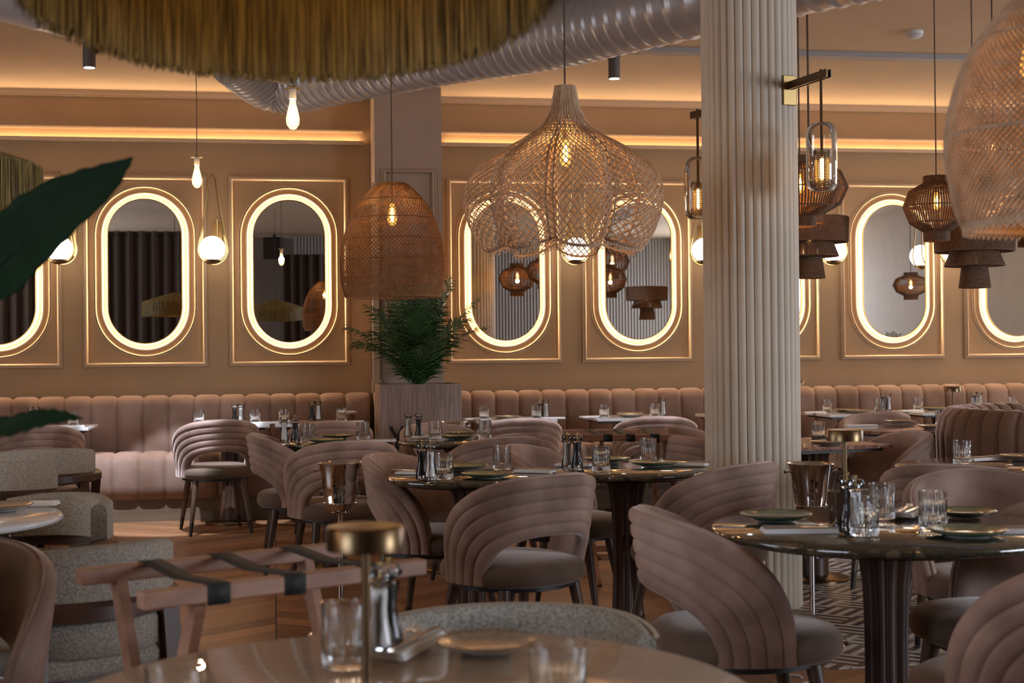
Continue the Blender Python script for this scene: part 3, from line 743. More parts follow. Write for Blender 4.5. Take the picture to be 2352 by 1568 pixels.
# centre front table
place(pgreen, 'green plate nearest us on the centre front round table', 1120, 1098, 0, GP)
place(pgreen, 'green plate behind the tumbler on the centre front round table', 1066, 1079, 0, GP)
place(gl, 'ribbed tumbler beside the mills on the centre front round table', 1019, 1100, 0, GG)
place(gl, 'ribbed tumbler at the back of the centre front round table', 1153, 1078, 0, GG)
place(pepper, 'clear pepper mill on the centre front round table', 969, 1099, 0, GM)
place(salt, 'clear salt mill on the centre front round table', 989, 1102, 0, GM)
setting('at the left rim of the centre front round table', 955, 1088, -.5, .8)
setting('at the right rim of the centre front round table', 1228, 1084, -.6, .85)
# table by the column
place(pgreen, 'green plate nearest us on the round table left of the column', 1503, 1071, 0, GP)
place(pgreen, 'green plate at the back of the round table left of the column', 1395, 1062, 0, GP)
place(gl, 'ribbed tumbler before the back plate on the round table left of the column', 1381, 1081, 0, GG)
place(gl, 'ribbed tumbler behind the front plate on the round table left of the column', 1489, 1058, 0, GG)
place(salt, 'clear salt mill on the round table left of the column', 1303, 1074, 0, GM)
place(pepper, 'clear pepper mill on the round table left of the column', 1326, 1075, 0, GM)
setting('at the left rim of the table left of the column', 1318, 1069, -.5, .8)
setting('at the right rim of the table left of the column', 1580, 1068, -.6, .85)
# left round table
place(pgreen, 'green plate at the back of the left round table', 775, 1007, 0, GP)
place(pgreen, 'green plate nearest us on the left round table', 748, 1017, 0, GP)
place(gl, 'ribbed tumbler beside the mills on the left round table', 706, 1013, 0, GG)
place(gl, 'ribbed tumbler at the right of the left round table', 834, 1009, 0, GG)
place(salt, 'clear salt mill on the left round table', 653, 1015, 0, GM)
place(pepper, 'clear pepper mill on the left round table', 678, 1015, 0, GM)
setting('at the right rim of the left round table', 868, 1014, -.2)
# table before planter
place(pgreen, 'green plate at the back of the round table before the planter', 1062, 1000, 0, GP)
place(pgreen, 'green plate nearest us on the round table before the planter', 1050, 1008, 0, GP)
place(gl, 'ribbed tumbler beside the mills on the round table before the planter', 1000, 1007, 0, GG)
place(gl, 'ribbed tumbler at the right of the round table before the planter', 1114, 1005, 0, GG)
place(salt, 'clear salt mill on the round table before the planter', 938, 1005, 0, GM)
place(pepper, 'clear pepper mill on the round table before the planter', 962, 1005, 0, GM)
setting('between mills and tumbler on the table before the planter', 982, 1004, .5)
# red marble tables
place(pgrey, 'beige stoneware plate at the back of the octagonal red table', 2066, 973, 0, GP)
place(pgrey, 'beige stoneware plate at the front of the octagonal red table', 2143, 984, 0, GP)
place(gl, 'ribbed tumbler beside the brass lamp on the octagonal red table', 2163, 979, 0, GG)
place(nap, 'white folded napkin at the left corner of the octagonal red table', 1978, 979, -.1, GN)
place(gl, 'ribbed tumbler on the red marble table behind the column', 1880, 1010, 0, GG)
place(pgrey, 'beige stoneware plate at the front of the red marble table behind the column', 1906, 1022, 0, GP)
place(pgrey, 'beige stoneware plate at the back of the red marble table behind the column', 1902, 1008, 0, GP, .9)
place(gl, 'ribbed tumbler on the red marble table at the right edge', 2210, 1066, 0, GG)
place(pgrey, 'beige stoneware plate nearest us on the red marble table at the right edge', 2265, 1078, 0, GP)
place(pgrey, 'beige stoneware plate at the far side of the right red marble table, cut off', 2352, 1056, 0, GP)
setting('behind the tumbler on the right red marble table', 2262, 1056, .3)
# tables along the banquette
def yput(pr, lab, px_, Z_, rz=0, group=None, s=None, z=TH_):
    q = ony(px_, 950, 10.98+max(-.2, min(.2, (Z_-10.82)*.8))); return pr.put(lab, Vector((q.x, q.y, z)), rz, group, s)
for px_, Z_, l_ in ((168, 10.75, 'on the far left banquette table'), (457, 10.9, 'behind the lone velvet chair, left of the mills'), (586, 10.8, 'behind the lone velvet chair, right of the mills'),
                    (652, 10.8, 'on the table left of the planter, left of the wooden board'), (784, 10.75, 'on the table left of the planter, before the bread basket'),
                    (1112, 10.55, 'on the first white table right of the planter, left of the plate'), (1232, 10.5, 'on the first white table right of the planter, beside the mills'),
                    (1388, 10.55, 'on the second white table right of the planter, left of the plates'), (1504, 10.6, 'on the second white table right of the planter, beside the salt mill'),
                    (1901, 10.9, 'on the first banquette table right of the column, left end'), (2020, 11.0, 'on the first banquette table right of the column, before the mills'),
                    (2109, 11.0, 'on the banquette table below the hanging rope lantern'), (2240, 10.9, 'beside the mills at the far right banquette'), (2326, 10.9, 'last on the banquette tables at the right edge')):
    yput(gl, 'ribbed tumbler '+l_, px_, Z_, 0, GG)
for px_, Z_, k, l_ in ((70, 10.8, 0, 'on the far left banquette table'), (84, 10.8, 1, 'on the far left banquette table'), (539, 10.85, 0, 'behind the lone velvet chair'), (553, 10.85, 1, 'behind the lone velvet chair'),
                       (1241, 10.75, 0, 'on the first white table right of the planter'), (1254, 10.72, 1, 'on the first white table right of the planter'), (1523, 10.8, 1, 'on the second white table right of the planter'),
                       (2029, 11.15, 0, 'on the first banquette table right of the column'), (2041, 11.15, 1, 'on the first banquette table right of the column'),
                       (2237, 11.1, 0, 'on the banquette table at the right edge'), (2251, 11.1, 1, 'on the banquette table at the right edge')):
    yput(salt if k else pepper, ('clear salt mill ' if k else 'clear pepper mill ')+l_, px_, Z_, 0, GM)
for px_, Z_, l_ in ((1166, 10.75, 'on the first white table right of the planter'), (1450, 10.7, 'on the second white table right of the planter, front one'), (1447, 10.98, 'on the second white table right of the planter, back one'),
                    (1944, 10.95, 'on the first banquette table right of the column'), (2148, 11.0, 'on the banquette table behind the brass lamp'), (1975, 10.7, 'at the right end of the first banquette table right of the column')):
    yput(pgrey, 'beige stoneware plate '+l_, px_, Z_, 0, GP)
for px_, Z_, r_, l_ in ((160, 10.6, .1, 'on the far left banquette table'), (606, 10.65, .3, 'at the right of the table behind the lone chair'), (1094, 10.7, .2, 'on the first white table right of the planter'),
                        (1362, 10.7, .2, 'on the second white table right of the planter'), (1268, 10.6, -.2, 'at the right end of the first white table right of the planter'), (805, 10.6, 0, 'on the table left of the planter'), (1868, 10.85, .2, 'on the banquette table right of the column'),
                        (2092, 10.85, .2, 'on the banquette table below the rope lantern'), (2290, 10.8, 0, 'on the banquette table at the right edge')):
    yput(nap, 'white folded napkin '+l_, px_, Z_, r_, GN)
q = ony(722, 950, 10.92); p = Vector((q.x, q.y, TH_)); t = thing('serving_board', 'wooden serving board with mills on the table left of the planter', 'board', p); soft(part('board', MB().prism([(-.16, -.09), (.16, -.09), (.16, .09), (-.16, .09)], 0, .012), woodboard, t, False), .003)
yput(pepper, 'clear pepper mill on the wooden serving board', 716, 10.75, 0, GM, None, TH_+.0125); yput(salt, 'clear salt mill on the wooden serving board', 731, 10.75, 0, GM, None, TH_+.0125)
q = ony(797, 950, 11.12); p = Vector((q.x, q.y, TH_)); t = thing('bread_basket', 'small woven bread basket on the table left of the planter', 'basket', p)
part('basket', MB().lathe([(.055, 0), (.06, .02), (.075, .06), (.07, .06), (.055, .012), (.001, .01)], 28), woodboard, t); part('lining', MB().lathe([(.0765, .055), (.078, .065), (.070, .072), (.06, .055), (.001, .05)], 28), napm, t)
# left table
place(pgrey, 'stoneware plate on the pale marble table at the left edge', 0, 1173, 0, GP)
place(nap, 'white folded napkin on the pale marble table at the left edge', 62, 1160, -.1, GN)
# bottom table
place(gl, 'blurred ribbed tumbler left of the brass lamp on the bottom table', 795, 1530, 0, GG)
zput(gl, 'blurred ribbed tumbler right of the plate on the bottom table', 1282, 1.98, 0, GG)
zput(gl, 'blurred ribbed tumbler at the left rim of the bottom table', 405, 1.86, 0, GG)
place(salt, 'blurred clear mill behind the brass lamp on the bottom table', 872, 1505, 0, GM)
place(pepper, 'blurred pepper mill beside the stoneware plate on the bottom table', 893, 1490, 0, GM)
place(pgrey, 'blurred speckled stoneware plate in the middle of the bottom table', 1118, 1494, 0, GP, .82)
zput(pgrey, 'stoneware plate behind the left tumbler of the bottom table', 440, 2.0, 0, GP, .7)
setting('beside the brass lamp on the bottom table', 930, 1487, 1.1)

# brass table lamps
def make_tlamp():
    t = thing('table_lamp', '', 'lamp')
    part('base', MB().lathe([(.001, 0), (.052, 0), (.052, .010), (.048, .014), (.006, .018)], 40), darkbrass, t)
    part('stem', MB().lathe([(.0065, .016), (.0065, .235)], 16), darkbrass, t)
    part('shade', MB().lathe([(.052, .232), (.056, .232), (.056, .262), (.053, .266), (.001, .268), (.001, .262), (.052, .260)], 48), darkbrass, t); return t
tl = Proto(make_tlamp)
zput(tl, 'blurred brass table lamp with drum shade on the bottom table', 843, 2.03, 0, 'brass table lamps')
zput(tl, 'brass table lamp with drum shade on the large right table', 1942, 4.36, 0, 'brass table lamps')
zput(tl, 'brass table lamp on the octagonal red table before the banquette', 2190, 9.3, 0, 'brass table lamps')
yput(tl, 'brass table lamp almost hidden behind the column on a banquette table', 1834, 10.8, 0, 'brass table lamps')

# ---------------------------------------------------------------- ice buckets on stands
def make_bucket():
    t = thing('ice_bucket', '', 'ice bucket')
    part('bowl', MB().lathe([(.001, 0), (.055, .0), (.063, .008), (.068, .03), (.071, .034), (.069, .038), (.085, .16), (.096, .205), (.101, .213), (.099, .216), (.092, .206), (.080, .15), (.064, .03), (.001, .012)], 56), chrome, t)
    for sx in (-1, 1):
        h = part('knob', MB().tube([(sx*.088, 0, .178), (sx*.104, 0, .180), (sx*.108, 0, .181), (sx*.116, 0, .182), (sx*.120, 0, .182)], [.004, .004, .010, .010, .004], 12), chrome, t)
    return t
def make_stand():
    t = thing('bucket_stand', '', 'stand')
    part('pole', MB().lathe([(.012, .03), (.011, .54), (.03, .556)], 20), chrome, t)
    part('holder', MB().tube([(.074*cos(2*PI*k/32), .074*sin(2*PI*k/32), .594) for k in range(32)], .004, 8, True).lathe([(.001, .552), (.055, .553), (.055, .559), (.001, .559)], 32), chrome, t)
    part('base', MB().lathe([(.001, 0), (.15, 0), (.152, .006), (.14, .018), (.07, .035), (.02, .05), (.013, .06)], 48), chrome, t); return t
bk = Proto(make_bucket); bs = Proto(make_stand)
for px_, Z_, rz_, l_ in ((784, 6.42, 0, 'before the chair at the left round table'), (1867, 6.12, .1, 'at the right side of the ribbed column'), (1046, 10.2, .4, 'before the wooden planter')):
    p = at(px_, Z_, 0); bs.put('shiny steel bucket stand '+l_, p, rz_, 'bucket stands'); bk.put('shiny steel ice bucket on its stand, '+l_, (p.x, p.y, .56), rz_-TH, 'steel ice buckets')

# ---------------------------------------------------------------- folding tray stands
def tray_stand(label, a0, a1, b0, b1, flip=False):
    # a0-a1 one top rail, b0-b1 the other; x-crossed legs
    o = (a0+a1+b0+b1)/4; o = Vector((o.x, o.y, 0)); t = thing('tray_stand', label, 'tray stand', o, 0, 'folding tray stands')
    a0, a1, b0, b1 = [Vector(p)-o for p in (a0, a1, b0, b1)]
    for p, q in ((a0, a1), (b0, b1)): soft(part('top_rail', MB().bar(p, q, .038, .034), redwood, t, False), .004)
    for p0, p1, q0, q1 in ((a0, a1, b0, b1), (b0, b1, a0, a1)):
        d = (p1-p0); e0 = p0+d*(.14 if p0 is a0 else .18); e1 = p1-d*(.14 if p0 is a0 else .18)
        f0 = q0+(q1-q0)*(.14 if p0 is a0 else .18); f1 = q1-(q1-q0)*(.14 if p0 is a0 else .18); g0 = Vector((f0.x, f0.y, 0)); g1 = Vector((f1.x, f1.y, 0))
        for s_, g in ((e0, g0), (e1, g1)): part('leg', MB().bar(s_-Vector((0, 0, .015)), g, .04, .022, d), redwood, t, False)
        h0 = e0.lerp(g0, .82); h1 = e1.lerp(g1, .82); part('stretcher', MB().bar(h0, h1, .022, .035), redwood, t, False)
    for f in (.26, .52, .80):
        p = a0.lerp(a1, f); q = b0.lerp(b1, f-.02); u = (a1-a0).normalized(); n = (q-p); n.z = 0; n = n.normalized()
        P = []
        for c in (p-n*.021-Vector((0, 0, .022)), p-n*.021+Vector((0, 0, .0185)), p+Vector((0, 0, .0195)), p.lerp(q, .5)+Vector((0, 0, .008)), q+Vector((0, 0, .0195)), q+n*.021+Vector((0, 0, .0185)), q+n*.021-Vector((0, 0, .022))):
            P.append([c-u*.024, c+u*.024])
        mb_ = MB().grid(P); st_ = part('strap', mb_, strapm, t); so = st_.modifiers.new('solid', 'SOLIDIFY'); so.thickness = .0025
ZT = .80
tray_stand('wooden folding tray stand with three black straps in the lower left', onh(180, 1325, ZT), onh(775, 1262, ZT), onh(322, 1380, ZT), onh(970, 1300, ZT))
tray_stand('wooden folding tray stand with black straps behind the table left of the column', onh(1292, 993, ZT), onh(1532, 992, ZT), onh(1346, 1005, ZT), onh(1548, 1004, ZT))

# ---------------------------------------------------------------- curved sofa at right
sc = at(2482, 7.8, 0)
t = thing('curved_sofa', 'curved channel-tufted velvet sofa cut off by the right edge', 'sofa', (sc.x, sc.y, 0))
a0, a1 = math.radians(88), math.radians(292); NCH = 24; P = []
for i in range(NCH*8+1):
    f = (i % 8)/8; a = a0+(a1-a0)*i/(NCH*8); c = (1-abs(2*f-1)**6) if i % 8 else 0; row = []
    for r_, z_, nr, nz in ((.70, .12, 1, 0), (.72, .3, 1, 0), (.74, .6, 1, 0), (.745, .8, 1, 0), (.73, .88, .7, .7), (.69, .925, .2, 1), (.65, .93, 0, 1), (.60, .915, 0, 1), (.565, .88, -.7, .7), (.55, .80, -1, 0), (.55, .50, -1, 0)):
        d = .022*c-.012; rr = r_+nr*d; row.append((rr*cos(a), rr*sin(a), z_+nz*d))
    P.append(row)
part('backrest', MB().grid(P), benchv, t, ang=1.0)
part('seat', MB().lathe([(.53, .14), (.545, .2), (.545, .42), (.5, .46), (.001, .47)], 64), seatv, t); part('plinth', MB().lathe([(.68, 0), (.68, .12), (.1, .121)], 64), blackm, t)

# ---------------------------------------------------------------- pendants
def bulb(t, x, y, ztop, mat_f, h=.14, glassm=None, cap=True):
    """squirrel-cage bulb hanging with its socket top at ztop"""
    s = h/.14
    if cap: part('socket', MB().lathe([(.001, 0), (.016*s, 0), (.016*s, -.045*s), (.013*s, -.05*s), (.001, -.05*s)], 16, (x, y, ztop)), cream if glassm else brass, t)
    z = ztop-.05*s
    b = part('bulb', MB().lathe([(.013*s, 0), (.016*s, -.02*s), (.027*s, -.065*s), (.0315*s, -.09*s), (.029*s, -.115*s), (.016*s, -.135*s), (.003*s, -.14*s), (.001, -.14*s)], 20, (x, y, z)), bulbglow if mat_f is filw else amberglow, t)
    mb_ = MB(); fwid = .008 if mat_f is filw else .0022
    for k in range(6):
        a = 2*PI*k/6; mb_.tube([(x+.005*s*cos(a), y+.005*s*sin(a), z-.03*s), (x+.012*s*cos(a+.6), y+.012*s*sin(a+.6), z-.07*s), (x+.006*s*cos(a+1), y+.006*s*sin(a+1), z-.115*s)], fwid*s, 5)
    part('filament', mb_, mat_f, b)
    return z-.075*s
def plight(loc, e, col=(1, .55, .2), r=.02):
    l = bpy.data.lights.new('bulb_light', 'POINT'); l.energy = e; l.color = col; l.shadow_soft_size = r
    o = bpy.data.objects.new('bulb_light', l); COL.objects.link(o); o.location = loc; return o
def weave(prof, lobes, nd_, turns, r_, seg=44, n=4, rfun=None, both=(1, -1), sq=None):
    """diagonal canes wound both ways over a surface of revolution; prof(f)->(r,z)"""
    mb_ = MB()
    for sg in both:
        for k in range(nd_):
            pts = []
            for j in range(seg+1):
                f = j/seg; a = 2*PI*(k/nd_)+sg*turns*2*PI*f; r, z = prof(f)
                if rfun: r *= rfun(a, f); z += lift(a, f)
                r += sg*.0016; pts.append((r*cos(a), r*sin(a), z))
            mb_.tube(pts, r_, n, sq=sq)
    return mb_
def interp(tab, f):
    for (f0, a0_, b0_), (f1, a1_, b1_) in zip(tab, tab[1:]):
        if f <= f1:
            u = (f-f0)/(f1-f0) if f1 > f0 else 0; u2 = u; return (a0_+(a1_-a0_)*u2, b0_+(b1_-b0_)*u2)
    return tab[-1][1:]
def spl(tab, f):       # smooth version (catmull-rom) of interp
    n = len(tab); i = 0
    while i < n-2 and f > tab[i+1][0]: i += 1
    f0, f1 = tab[i][0], tab[i+1][0]; u = min(1, max(0, (f-f0)/(f1-f0))); out = []
    for c in (1, 2):
        p1, p2 = tab[i][c], tab[i+1][c]; p0 = tab[max(i-1, 0)][c]; p3 = tab[min(i+2, n-1)][c]
        out.append(.5*((2*p1)+(-p0+p2)*u+(2*p0-5*p1+4*p2-p3)*u*u+(-p0+3*p1-3*p2+p3)*u**3))
    return out
def ring(mb_, r, z, w, rf=None, n=48, zf=None):
    return mb_.tube([((r*(rf(2*PI*k/n) if rf else 1))*cos(2*PI*k/n), (r*(rf(2*PI*k/n) if rf else 1))*sin(2*PI*k/n), z+(zf(2*PI*k/n) if zf else 0)) for k in range(n)], w, 5, True)
def cord(t, z0, x=0, y=0, r=.004, top=None):
    zt = (CZ if top is None else top)-t.location.z
    part('cord', MB().tube([(x, y, z0), (x, y, zt)], r, 6), cordm, t)
    part('ceiling_rose', MB().lathe([(.001, zt-.03), (.045, zt-.028), (.05, zt), (.001, zt)], 24, (x, y, 0)), darkbrass, t)
# dome lamp before the palm
p = at(909, 7.0, 0); zb, zt = az(909, 682, 7.0).z, az(909, 420, 7.0).z
t = thing('woven_pendant', 'honey-coloured woven dome pendant lamp hanging before the palm', 'pendant lamp', (p.x, p.y, zb), 0); Hd = zt-zb
tab = [(0, .232, 0), (.12, .248, .12*Hd), (.30, .256, .30*Hd), (.5, .238, .52*Hd), (.72, .188, .76*Hd), (.88, .125, .91*Hd), (1, .070, Hd)]
part('shade', weave(lambda f: spl(tab, f), 0, 70, .42, .0016, 40, 4), rattan_dark, t)
mb_ = MB(); 
for k in range(7): f = k/6.2; r_, z_ = spl(tab, min(1, f)); ring(mb_, r_, z_, .003)
for k in range(26): ring(mb_, *spl(tab, .02+.33*k/26), .0012)
part('hoop', mb_, rattan_dark, t)
bz = bulb(t, 0, 0, Hd-.06, filam, .11, None); cord(t, Hd-.06); plight((p.x, p.y, zb+bz), 2.4)
# petal lamp
p = at(1310, 6.35, 0); zb, zt = az(1310, 578, 6.35).z, az(1310, 196, 6.35).z; Hp = zt-zb
t = thing('woven_pendant', 'large scalloped rattan petal pendant lamp with a tall neck, centre of the photo', 'pendant lamp', (p.x, p.y, zb), .25)
tab2 = [(0, .325, 0.0), (.06, .36, .03*Hp), (.16, .405, .14*Hp), (.30, .435, .30*Hp), (.42, .415, .43*Hp), (.54, .35, .54*Hp), (.64, .25, .635*Hp), (.72, .165, .70*Hp), (.79, .10, .77*Hp), (.88, .062, .87*Hp), (1, .042, Hp)]
def lob(a, f):
    am = .30*max(0, min(1, (.80-f)/.35)); return 1-am*(1-abs(cos(a*3.5))**.62)*1.6+am*.18
def lift(a, f): return .055*(1-abs(cos(a*3.5)))**1.2*max(0, 1-f/.35)
part('shade', weave(lambda f: spl(tab2, f), 7, 84, .26, .0026, 56, 4, lob), rattan, t)
mb_ = MB()
for f in (0, .015, .03, .3): 
    r_, z_ = spl(tab2, f); ring(mb_, r_, z_, .003, lambda a: lob(a, f), 140, lambda a: lift(a, f))
for k in range(14):
    a = PI/7+2*PI*(k//2)/7+(.05 if k % 2 else -.05); pts = []
    for j in range(40): f = j/39; r_, z_ = spl(tab2, f); r_ = r_*lob(a, f)+.003; pts.append((r_*cos(a), r_*sin(a), z_+lift(a, f)))
    mb_.tube(pts, .005, 5)
for k in range(40):
    a = 2*PI*k/40; pts = []
    for j in range(14): f = .70+.30*j/13; r_, z_ = spl(tab2, f); pts.append(((r_+.003)*cos(a), (r_+.003)*sin(a), z_))
    mb_.tube(pts, .003, 5)
for k in range(90): # scalloped loops under the lower rim
    a = 2*PI*k/90; b_ = 2*PI*(k+1)/90; r_ = spl(tab2, 0)[0]
    c_ = (a+b_)/2; mb_.tube([(r_*lob(q, 0)*cos(q), r_*lob(q, 0)*sin(q), lift(q, 0)-d) for q, d in ((a, 0), (c_, .016), (b_, 0))], .0024, 4)
part('hoop', mb_, rattan, t)
bz = bulb(t, 0, 0, Hp*.735, filam, .12, None); cord(t, Hp*.73); plight((p.x, p.y, zb+bz), 5)
# big woven lamp at the right edge
p = at(2478, 3.0, 0); zb = az(2478, 516, 3.0).z
t = thing('woven_pendant', 'big blurred pale woven pendant lamp cut off by the right edge', 'pendant lamp', (p.x, p.y, zb), .1)
tab3 = [(0, .215, 0), (.1, .232, .05), (.35, .250, .19), (.6, .215, .34), (.8, .15, .44), (1, .06, .53)]
part('shade', weave(lambda f: spl(tab3, f), 0, 104, .40, .0023, 36, 4), rattan, t)
mb_ = MB(); [ring(mb_, *spl(tab3, f), .004) for f in (0, .02, .35, .7, 1)]
for k in range(80):
    a = 2*PI*k/80; b_ = 2*PI*(k+1)/80; r_ = .215; mb_.tube([(r_*cos(a), r_*sin(a), 0), (r_*cos((a+b_)/2), r_*sin((a+b_)/2), -.014), (r_*cos(b_), r_*sin(b_), 0)], .0024, 4)
part('hoop', mb_, rattan, t); bz = bulb(t, -.10, -.02, .44, filam, .11, None); cord(t, .50); plight((p.x, p.y, zb+.2), .6)
# rope lanterns and tiered rope lamps
def ropes(mb_, segs, n, w):
    for k in range(n):
        a = 2*PI*k/n; mb_.tube([(r*cos(a), r*sin(a), z) for r, z in segs], w, 4)
    for r, z in segs: ring(mb_, r, z, w*1.1)
    return mb_
def make_lantern(R=.187, Hl=.37, n=74):
    t_ = thing('rope_lantern', '', 'pendant lamp')
    part('shade', ropes(MB(), [(.38*R, 0), (.385*R, .14*Hl), (.80*R, .28*Hl), (R, .54*Hl), (.82*R, .78*Hl), (.385*R, .90*Hl), (.38*R, Hl)], n, .0036), ropem, t_)
    bulb(t_, 0, 0, Hl*.85, filam, .10, None); part('cord', MB().tube([(0, 0, Hl*.8), (0, 0, 2.0)], .004, 6), cordm, t_); return t_
lan = Proto(make_lantern)
for px_, py_, Z_, l_, s_ in ((2152, 553, 8.2, 'round-bodied rope lantern hanging free right of the column', 1.0), (1838, 520, 7.6, 'glowing rope lantern half behind the right side of the column, front one', 1.15),
                        (1860, 512, 8.1, 'glowing rope lantern half behind the right side of the column, rear one', 1.15), (2283, 440, 7.8, 'rope lantern peeking out left of the big woven lamp', 1.1), (2368, 566, 8.95, 'rope lantern below the big woven lamp at the right edge', 1.05)):
    p = az(px_, py_, Z_); lan.put('brown '+l_, p, random.random(), 'rope lanterns', (s_, s_, 1.0)); plight((p.x, p.y, p.z+.17), 3.0 if px_ < 1900 else .9, (1, .45, .13))
def make_tiered():
    t_ = thing('tiered_pendant', '', 'pendant lamp'); 
    mb_ = ropes(MB(), [(.228, .215), (.232, .36)], 190, .0036); P = [[(r_*cos(2*PI*q/64), r_*sin(2*PI*q/64), z_) for q in range(64)] for r_, z_ in ((.2265, .216), (.2305, .359))]; mb_.grid(P, cv=True); part('drum_shade', mb_, ropem, t_)
    part('middle_shade', ropes(MB(), [(.172, .13), (.135, .225)], 130, .0036), ropem, t_)
    part('lower_shade', ropes(MB(), [(.090, 0), (.072, .13)], 80, .0034), ropem, t_)
    mb_ = MB(); ring(mb_, .07, .33, .003)
    for k in range(60): a = 2*PI*k/60; mb_.tube([(.228*cos(a), .228*sin(a), .215), (.135*cos(a), .135*sin(a), .222)], .004, 4).tube([(.172*cos(a), .172*sin(a), .13), (.072*cos(a), .072*sin(a), .13)], .004, 4)
    part('spoke', mb_, ropem, t_); bulb(t_, 0, 0, .34, filam, .10, None); part('cord', MB().tube([(0, 0, .3), (0, 0, 2.0)], .004, 6), cordm, t_); return t_
lan.put('rope lantern by the right wall, seen in the mirror right of the column', (8.7, 4.9, 1.95), 0, 'rope lanterns', (1.3, 1.3, 1)); plight((8.7, 4.9, 2.12), 3)
tier = Proto(make_tiered)
for px_, py_, Z_, l_ in ((2239, 660, 8.5, 'three-tiered rope lamp hanging lowest at the right, before the last mirrors'), (1860, 638, 8.6, 'three-tiered rope lamp half behind the right side of the column')):
    p = az(px_, py_, Z_); tier.put('brown '+l_, p, 0, 'tiered rope lamps'); plight((p.x, p.y, p.z+.24), .9, (1, .45, .13))
# fringed lamps
def make_fringed():
    t_ = thing('fringed_pendant', '', 'pendant lamp'); rnd = random.Random(3); mb_ = MB(); R = .40
    for k in range(5600):
        a = rnd.uniform(0, 2*PI); r_ = R+rnd.uniform(-.012, .006); l_ = .165+rnd.uniform(-.012, .008); wv = rnd.uniform(.0009, .0021)
        x_, y_ = r_*cos(a), r_*sin(a); tx_, ty_ = -sin(a)*wv, cos(a)*wv; da = rnd.uniform(-.006, .006)
        x2, y2 = (r_+rnd.uniform(-.006, .006))*cos(a+da), (r_)*sin(a+da)
        mb_.add([(x_-tx_, y_-ty_, .165), (x_+tx_, y_+ty_, .165), (x2+tx_*.8, y2+ty_*.8, .165-l_), (x2-tx_*.8, y2-ty_*.8, .165-l_)], [(0, 1, 2, 3)])
    f = part('fringe', mb_, fringe, t_, False)
    mb_ = MB(); P = []
    for r_, z_ in ((R-.004, .160), (R, .172), (R-.02, .182), (.22, .235), (.05, .285), (.03, .29)): P.append([(r_*(1+.004*cos(60*2*PI*q/240))*cos(2*PI*q/240), r_*sin(2*PI*q/240), z_) for q in range(240)])
    part('cone', mb_.grid(P, cv=True), fringe, t_); mb_ = MB(); ring(mb_, R-.005, .166, .005); part('wire_frame', mb_, brass, t_)
    part('cord', MB().tube([(0, 0, .28), (0, 0, 1.62)], .004, 6), cordm, t_); bulb(t_, 0, 0, .29, filam, .12, None); return t_
fr = Proto(make_fringed)
p = at(685, 2.14, 0); r = fr.put('big mustard fringed pendant lamp cut off by the top edge', (p.x, p.y, 1.795), 0, 'mustard fringed lamps'); r.rotation_euler = (deg(-6), 0, 0); plight((p.x, p.y, 1.9), .5, (1, .7, .4))
p = at(-172, 4.95, 0); fr.put('mustard fringed pendant lamp at the left edge behind the leaf', (p.x, p.y, 1.765), 0, 'mustard fringed lamps'); plight((p.x, p.y, 1.9), 1.0)
# bare bulbs
def make_bare():
    t_ = thing('bare_bulb_pendant', '', 'pendant lamp'); part('disc', MB().lathe([(.001, .012), (.02, .010), (.038, .002), (.038, 0), (.001, .003)], 28), brass, t_)
    part('socket', MB().lathe([(.001, 0), (.017, 0), (.017, -.045), (.015, -.048)], 20), cream, t_); bulb(t_, 0, 0, 0, filw, .14, True, False)
    part('cord', MB().tube([(0, 0, .01), (.002, 0, .3), (-.002, 0, .6), (0, 0, 1.2)], .003, 6), cordm, t_); return t_
bb = Proto(make_bare)
for px_, py_, Z_, l_ in ((672, 204, 6.6, 'just under the big fringed lamp'), (452, 362, 8.9, 'upper left of the globe sconce')):
    p = az(px_, py_, Z_); bb.put('bright bare filament bulb with brass disc, '+l_, p, 0, 'bare bulb pendants'); plight((p.x, p.y, p.z-.12), 4.5, (1, .68, .38), .03)

# ---------------------------------------------------------------- ceiling fittings
def make_spot():
    t_ = thing('ceiling_spotlight', '', 'spotlight'); part('tube', MB().lathe([(.038, .23), (.041, .23), (.041, 0), (.037, 0), (.036, .012)], 32), simple('dark_spot_tube', (.10, .085, .08), .5), t_)
    part('lens', MB().lathe([(.036, .008), (.001, .006)], 28), spotface, t_); return t_
sp_ = Proto(make_spot); zs = CZ-.23
for px_, Z_, l_ in ((205, 9.35, 'at the upper left'), (1411, 9.9, 'above the petal lamp, left of the column')):
    p = at(px_, Z_, zs); sp_.put('small dark cylinder ceiling spotlight '+l_, p, 0, 'ceiling spotlights')
p = at(1411, 9.9, zs-.02); spot('spot_beam', p, (p.x-.1, p.y+.35, 0), 90, COOL, deg(62), .5)
p = at(205, 9.35, zs-.02); spot('spot_beam', p, (p.x+.3, p.y+1.2, 0), 60, COOL, deg(50), .5)
p = at(300, 9.0, CZ-.05); spot('spot_beam', p, at(410, 10.75, .12), 620, COOL, deg(25), .12)
p = at(1120, 9.3, CZ-.05); spot('spot_beam', p, at(1190, 10.1, .7), 260, COOL, deg(22), .3)
p = at(1440, 9.3, CZ-.05); spot('spot_beam', p, at(1505, 10.2, .7), 240, COOL, deg(20), .3)
p = at(1990, 9.2, CZ-.05); spot('spot_beam', p, at(2000, 8.4, 0), 70, COOL, deg(40), .4)
p = at(2101, 9.54, CZ); t = thing('smoke_detector', 'round white smoke detector on the ceiling', 'smoke detector', p); part('body', MB().lathe([(.001, -.05), (.03, -.048), (.05, -.035), (.056, -.015), (.056, 0)], 32), whitem, t)
part('vent_ring', MB().tube([(.0535*cos(2*PI*k/32), .0535*sin(2*PI*k/32), -.028) for k in range(32)], .002, 6, True), ceiltrim, t)

